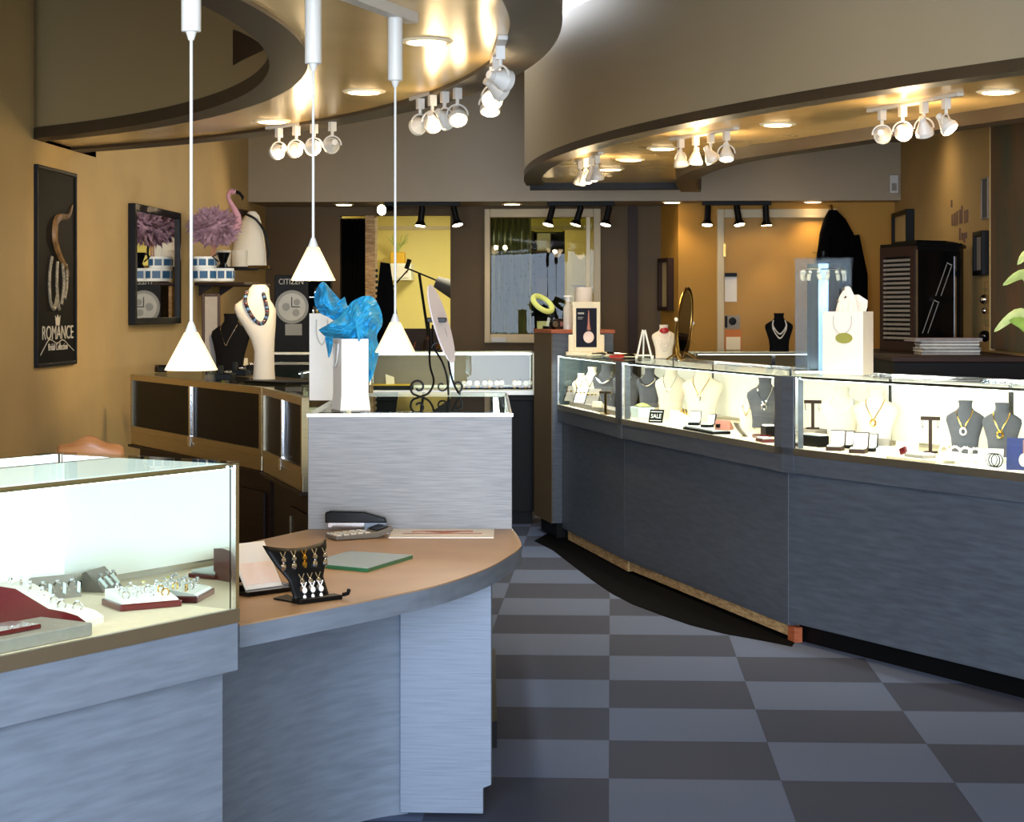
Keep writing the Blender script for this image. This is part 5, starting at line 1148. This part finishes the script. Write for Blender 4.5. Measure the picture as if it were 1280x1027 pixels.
o, w, h_ = wbox('wall_cabinet', 'small white wall cabinet in the yellow workshop', 'cabinet', 486, 514, 329, 350, ys, .3, 'panel_white'); MB().box(.02, w - .02, -.012, 0, .02, h_ - .02).build('door', 'white', o, bevel=.004); MB().cyl((w - .04, -.012, h_ / 2), (w - .04, -.03, h_ / 2), .01, .01, 10).build('knob', 'brass', o)
zsh = ay(500, 329, ys).z
o, w, h_ = wbox('yellow_planter', 'yellow planter box with pale plant on the workshop cabinet', 'planter', 488, 505, 315, 329, ys + .05, .15, 'yellow_box')
for k in range(16):
    a = k * 2.4; MB().tube([(w / 2, .07, h_), (w / 2 + .04 * math.cos(a), .07 + .03 * math.sin(a), h_ + .07), (w / 2 + .1 * math.cos(a), .07 + .08 * math.sin(a), h_ + .1 + .07 * abs(math.sin(k)))], [.006, .005, .002], 5).build('stem_leaf', 'leaf_pale', o, True)
o, w, h_ = wbox('white_board', 'white slotted board leaning in the workshop doorway', 'board', 475, 487, 313, 356, YB + .8, .02, 'panel_white'); MB().box(w * .25, w * .75, -.003, 0, h_ * .84, h_ * .92).build('slot', 'yellow_box', o); o.rotation_euler = (0, math.radians(-9), 0)
o.location.z = 1.03
MB().box(.0, w, 0.002, .018, .0, .66).build('lower_board', 'panel_white', o)
for k, (px, h_, m) in enumerate(((505, .16, 'black'), (515, .1, 'chrome'), (533, .2, 'frame_brown'), (545, .12, 'grey_dark'), (552, .18, 'brass'))):
    v = ay(px, 400, YB + .95); o = thing('bench_tool', ['black tool jar on the workbench', 'chrome polishing cup on the workbench', 'brown tool rack post on the workbench', 'grey tool pot on the workbench', 'brass tool jar on the workbench'][k], 'tool', (v.x, YB + .95, 1.03))
    MB().loft([(0, 0, 0, .035, .035), (0, 0, h_ * .7, .035, .035), (0, 0, h_, .025, .025)], 14).build('jar', m, o, True); MB().tube([(0, 0, h_ * .8), (.03, 0, h_ + .08)], .006, 6).build('tool_handle', 'wood_red', o)
# seen through the workshop window
yv = YB + .5
a = ay(614, 270, yv); b = ay(664, 404, yv); cu2 = thing('curtain', 'pale sheet imitating the storefront reflection in the workshop window', 'curtain', (a.x, yv, 0))  # pale sheet stands in for the shop front mirrored in the pane
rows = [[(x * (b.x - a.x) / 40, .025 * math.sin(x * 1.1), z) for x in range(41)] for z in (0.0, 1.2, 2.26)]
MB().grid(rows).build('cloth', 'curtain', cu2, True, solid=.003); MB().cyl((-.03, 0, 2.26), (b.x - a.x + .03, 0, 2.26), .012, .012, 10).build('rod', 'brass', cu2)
yd = YB + 1.75; a = ay(706, 275, yd); b = ay(742, 275, yd); wdoor = thing('panel_door', 'white panelled door seen through the workshop window', 'door', (a.x, yd, 0)); w = b.x - a.x
MB().box(0, w, 0, .04, 0, 2.2).build('leaf', 'door_cream', wdoor)
for z0, z1 in ((.25, .95), (1.1, 1.6), (1.7, 2.1)): MB().box(w * .2, w * .8, -.012, 0, z0, z1).build('door_panel', 'door_cream', wdoor, bevel=.008)
yk = YB + 1.9; a = ay(664, 300, yk); b = ay(706, 300, yk); sk = thing('tool_shelf', 'dark shelf unit with boxes inside the workshop', 'shelf', (a.x, yk, 0)); w = b.x - a.x
MB().box(0, w, .3, .32, 0, 2.2).box(0, .02, 0, .3, 0, 2.2).box(w - .02, w, 0, .3, 0, 2.2).build('carcass', 'black', sk)
for k in range(5): MB().box(.02, w - .02, 0, .3, .4 + .4 * k, .42 + .4 * k).build('shelf_board', 'frame_brown', sk); MB().box(.05, .05 + w * (.3 + .1 * (k % 3)), .05, .25, .42 + .4 * k, .58 + .4 * k).build('carton', ['grey_dark', 'label_blue', 'panel_white', 'frame_brown', 'grey_velvet'][k], sk)

cu3 = thing('curtain', 'black curtain drawn in the narrow doorway beside the jamb', 'curtain', (X1(426), YB + .06, 0))
w = X1(456) - X1(426); MB().grid([[(x * w / 24, .02 * math.sin(x * 1.3), z) for x in range(25)] for z in (0.0, 1.1, 2.22)]).build('cloth', 'black_cloth', cu3, True, solid=.004); MB().cyl((-.01, 0, 2.22), (w + .01, 0, 2.22), .01, .01, 10).build('rod', 'black', cu3)
# ================================================================ lamps
def gimbal(parent, x, aim, lit, e):
    # one white spotlight head under its track: stem, wire yoke, lamp body, lens
    hd = MB().box(x - 0.012, x + 0.012, -0.014, 0.014, -0.055, -0.012).cyl((x, 0, -0.055), (x, 0, -0.075), 0.007).build('spot_head', 'white_paint', parent)
    a = Vector(aim).normalized(); c = Vector((x, 0, -0.115))
    s = a.cross(Vector((0, 0, 1))); s = s.normalized() if s.length > 0.05 else Vector((1, 0, 0))
    pts = [c + s * (0.04 * math.cos(t)) + Vector((0, 0, 0.04 * math.sin(t))) for t in [math.pi * k / 12 for k in range(13)]]
    MB().tube(pts, 0.0035, 6).build('yoke', 'white_paint', hd, True)
    b = MB(); q0 = c - a * 0.03; q1 = c + a * 0.012; q2 = c + a * 0.03
    b.cyl(q0 - a * 0.02, q0, 0.013, 0.014, 16).cyl(q0, q1, 0.015, 0.034, 18).cyl(q1, q2, 0.036, 0.036, 18)
    b.build('lamp_body', 'white_paint', hd, True)
    MB().cyl(q2, q2 + a * 0.004, 0.03, 0.026, 18).build('bulb', 'bulb' if lit else 'bulb_off', hd, True)
    if e: spot('spot_lamp', q2 + a * 0.015, q2 + a, e, 75, WARM, 0.7, parent)
def white_track(p0, p1, label, aims, lits, e, fill_e=2.6):
    d = Vector((p1.x - p0.x, p1.y - p0.y)); L = d.length
    t = thing('track_light', label, 'track light', (p0.x, p0.y, ZG), math.atan2(d.y, d.x))
    MB().box(-0.02, L + 0.02, -0.016, 0.016, -0.014, 0).build('track_bar', 'white_paint', t, bevel=0.002)
    for k in range(4):
        u = L * (k + 0.5) / 4; w = RZ(-math.atan2(d.y, d.x)).to_3x3() @ Vector(aims[k])
        gimbal(t, u, w, lits[k], e)
    point('ceiling_fill', (L / 2, 0, -0.16), fill_e, WARM, 0.05, t)      # added fill lamp under each track, brightens the gold ceiling
    return t
DN = (0, 0, -1)
def tw(px, py): return az(px, py, ZG)
white_track(tw(338, 158), tw(427, 147), 'white four lamp spotlight track over the left counters', [(-.8, 1, -.35), (-.8, 1.2, -.3), (-.7, 1.4, -.3), (-.6, 1.6, -.25)], [0, 1, 1, 1], 40)
white_track(tw(518, 121), tw(580, 103), 'white four lamp spotlight track between the pendants and back wall', [(-.7, 1, -.35), (.1, 1, -.6), (.6, .9, -.6), (.2, -.8, -.8)], [1, 0, 1, 1], 22)
white_track(tw(628, 45), tw(611, 96), 'white spotlight track by the rounded tip of the left hung ceiling', [(.9, .9, -.25), (.8, .6, -.5), (-.1, -1, -.6), (0, -.5, -1)], [0, 0, 1, 1], 14)
white_track(tw(722, 200), tw(750, 190), 'white four lamp spotlight track at the narrow end of the ribbon soffit', [(-.2, 0, -1), (0, 0, -1), (0, .1, -1), (.1, 0, -1)], [0, 0, 0, 0], 14, 11)
white_track(tw(842, 172), tw(918, 159), 'white four lamp spotlight track in the middle of the ribbon soffit', [(.1, -.1, -1), (-.1, 0, -1), (.6, -.1, -1), (0, -.3, -1)], [0, 0, 0, 1], 16, 13)
white_track(tw(1090, 136), tw(1197, 116), 'white four lamp spotlight track near the tapestry end of the ribbon soffit', [(1, 4, -.4), (1, 3, -.6), (.3, .6, -1), (.6, -.4, -.8)], [0, 0, 0, 1], 18, 12)
def black_track(px0, px1, label, aims, lits):
    yy = YS - 0.06; p0 = ay(px0, 258, yy); p1 = ay(px1, 258, yy); L = p1.x - p0.x
    t = thing('track_light', label, 'track light', (p0.x, yy + 0.14, ZC))
    MB().box(0, L, -0.02, 0.02, -0.03, 0).build('track_bar', 'black', t, bevel=0.002)
    for k in range(3):
        x = L * (0.08 + 0.42 * k); a = Vector(aims[k]).normalized(); c = Vector((x, 0, -0.05))
        hd = MB().cyl((x, 0, -0.03), (x, 0, -0.07), 0.02, 0.02, 12).build('spot_head', 'black', t, True)
        MB().cyl(c - a * 0.01, c + a * 0.10, 0.024, 0.026, 16).cyl(c + a * 0.10, c + a * 0.135, 0.028, 0.048, 18).build('lamp_body', 'black', hd, True)
        MB().cyl(c + a * 0.133, c + a * 0.139, 0.042, 0.036, 16).build('bulb', 'bulb', hd)
        spot('spot_lamp', c + a * 0.16, c + a, 7 if not lits else lits[k], 80, WARM, 0.7, t)
black_track(478, 573, 'black three lamp spotlight track in front of the workshop doorway', [(-.45, -1, -.13), (-.1, -.1, -1), (.25, -.2, -1)], [42, 7, 7])
black_track(683, 768, 'black three lamp spotlight track in front of the workshop window', [(-.25, -.2, -1), (-.3, -.1, -1), (-.2, -.2, -1)], None)
black_track(879, 966, 'black three lamp spotlight track in front of the ochre door', [(-.05, -.2, -1), (.15, -.2, -1), (.05, 0, -1)], None)
# pendant lamps and their track
PD = [(232, 239, 4.1, 402, 462, 40), (387, 391.5, 4.85, 297, 350, 80), (490, 494, 5.36, 392, 440, 101)]
pw = [at(x1, 300, d) for x0, x1, d, a, b, c in PD]
pt = thing('pendant_track', 'white ceiling rail that carries the three cone pendants', 'ceiling rail', (0, 0, ZG))
q = [Vector((pw[0].x - 0.28, pw[0].y - 0.7, 0)), Vector((pw[0].x, pw[0].y, 0)), Vector((pw[1].x, pw[1].y, 0)), Vector((pw[2].x, pw[2].y, 0)), Vector((pw[2].x + 0.03, pw[2].y + 0.1, 0))]
mb = MB()
for a, b in zip(q, q[1:]):
    dd = (b - a); mb.box(0, dd.length + 0.015, -0.02, 0.02, -0.03, 0, TR(*a) @ RZ(math.atan2(dd.y, dd.x)))
mb.build('rail', 'white_paint', pt)
PL = ['white cone pendant lamp hanging lowest over the front glass showcase', 'white cone pendant lamp hanging above the blue tissue paper', 'white cone pendant lamp beside the iron scroll mirror']
for k, (x0, x1, d, ya, yb, yc) in enumerate(PD):
    p = pw[k]; s = d / F
    zt = H - (ya - HY) * s; zb = H - (yb - HY) * s; zc = H - (yc - HY) * s
    t = thing('pendant_lamp', PL[k], 'pendant lamp', (p.x, p.y, zb), 0, 'cone pendant lamps')
    h = zt - zb; r = 0.056
    MB().cyl((0, 0, zc - zb), (0, 0, ZG - zb - 0.03), 0.021, 0.021, 20).build('canopy', 'white_paint', t, True, bevel=0.003)
    MB().cyl((0, 0, zc - zb - 0.018), (0, 0, zc - zb), 0.006, 0.012, 12).build('cord_grip', 'white_paint', t, True)
    MB().cyl((0, 0, h), (0, 0, zc - zb - 0.018), 0.0034, 0.0034, 8).build('cord', 'white_paint', t, True)
    MB().cyl((0, 0, h * 0.78), (0, 0, h), r * 0.24, 0.005, 20).build('cap', 'white_paint', t, True)
    MB().loft([(0, 0, 0, r, r), (0, 0, h * 0.78, r * 0.26, r * 0.26)], 32, cap=False).build('shade', 'shade', t, True, solid=0.002)
    point('pendant_lamp_bulb', (0, 0, -0.02), 2.2, WARM, 0.04, t)
# workshop light
wl = thing('workshop_ceiling_light', 'bright flat ceiling light inside the yellow workshop', 'ceiling light', (X1(590), YB + 1.2, 2.5))
MB().box(-0.3, 0.3, -0.15, 0.15, -0.04, 0).build('housing', 'white_paint', wl)
MB().box(-0.28, 0.28, -0.13, 0.13, -0.045, -0.04).build('diffuser', 'led', wl)
area('workshop_lamp', (0, 0, -0.06), (0, 0, 0), 0.5, 0.25, 42, (1, 0.9, 0.55)).parent = wl

ff = thing('fluorescent_fitting', 'long fluorescent fitting on the high ceiling above the aisle', 'ceiling light', (-0.9, 11.9, ZT))
MB().box(-.08, .08, -1.4, 1.4, -.06, 0).build('housing', 'white_paint', ff)
MB().cyl((0, -1.35, -.075), (0, 1.35, -.075), .018, .018, 12).build('tube', 'led', ff, True)
area('fluorescent_lamp', (0, 0, -.1), (0, 0, 0), .1, 2.7, 26, (.92, .95, 1)).parent = ff
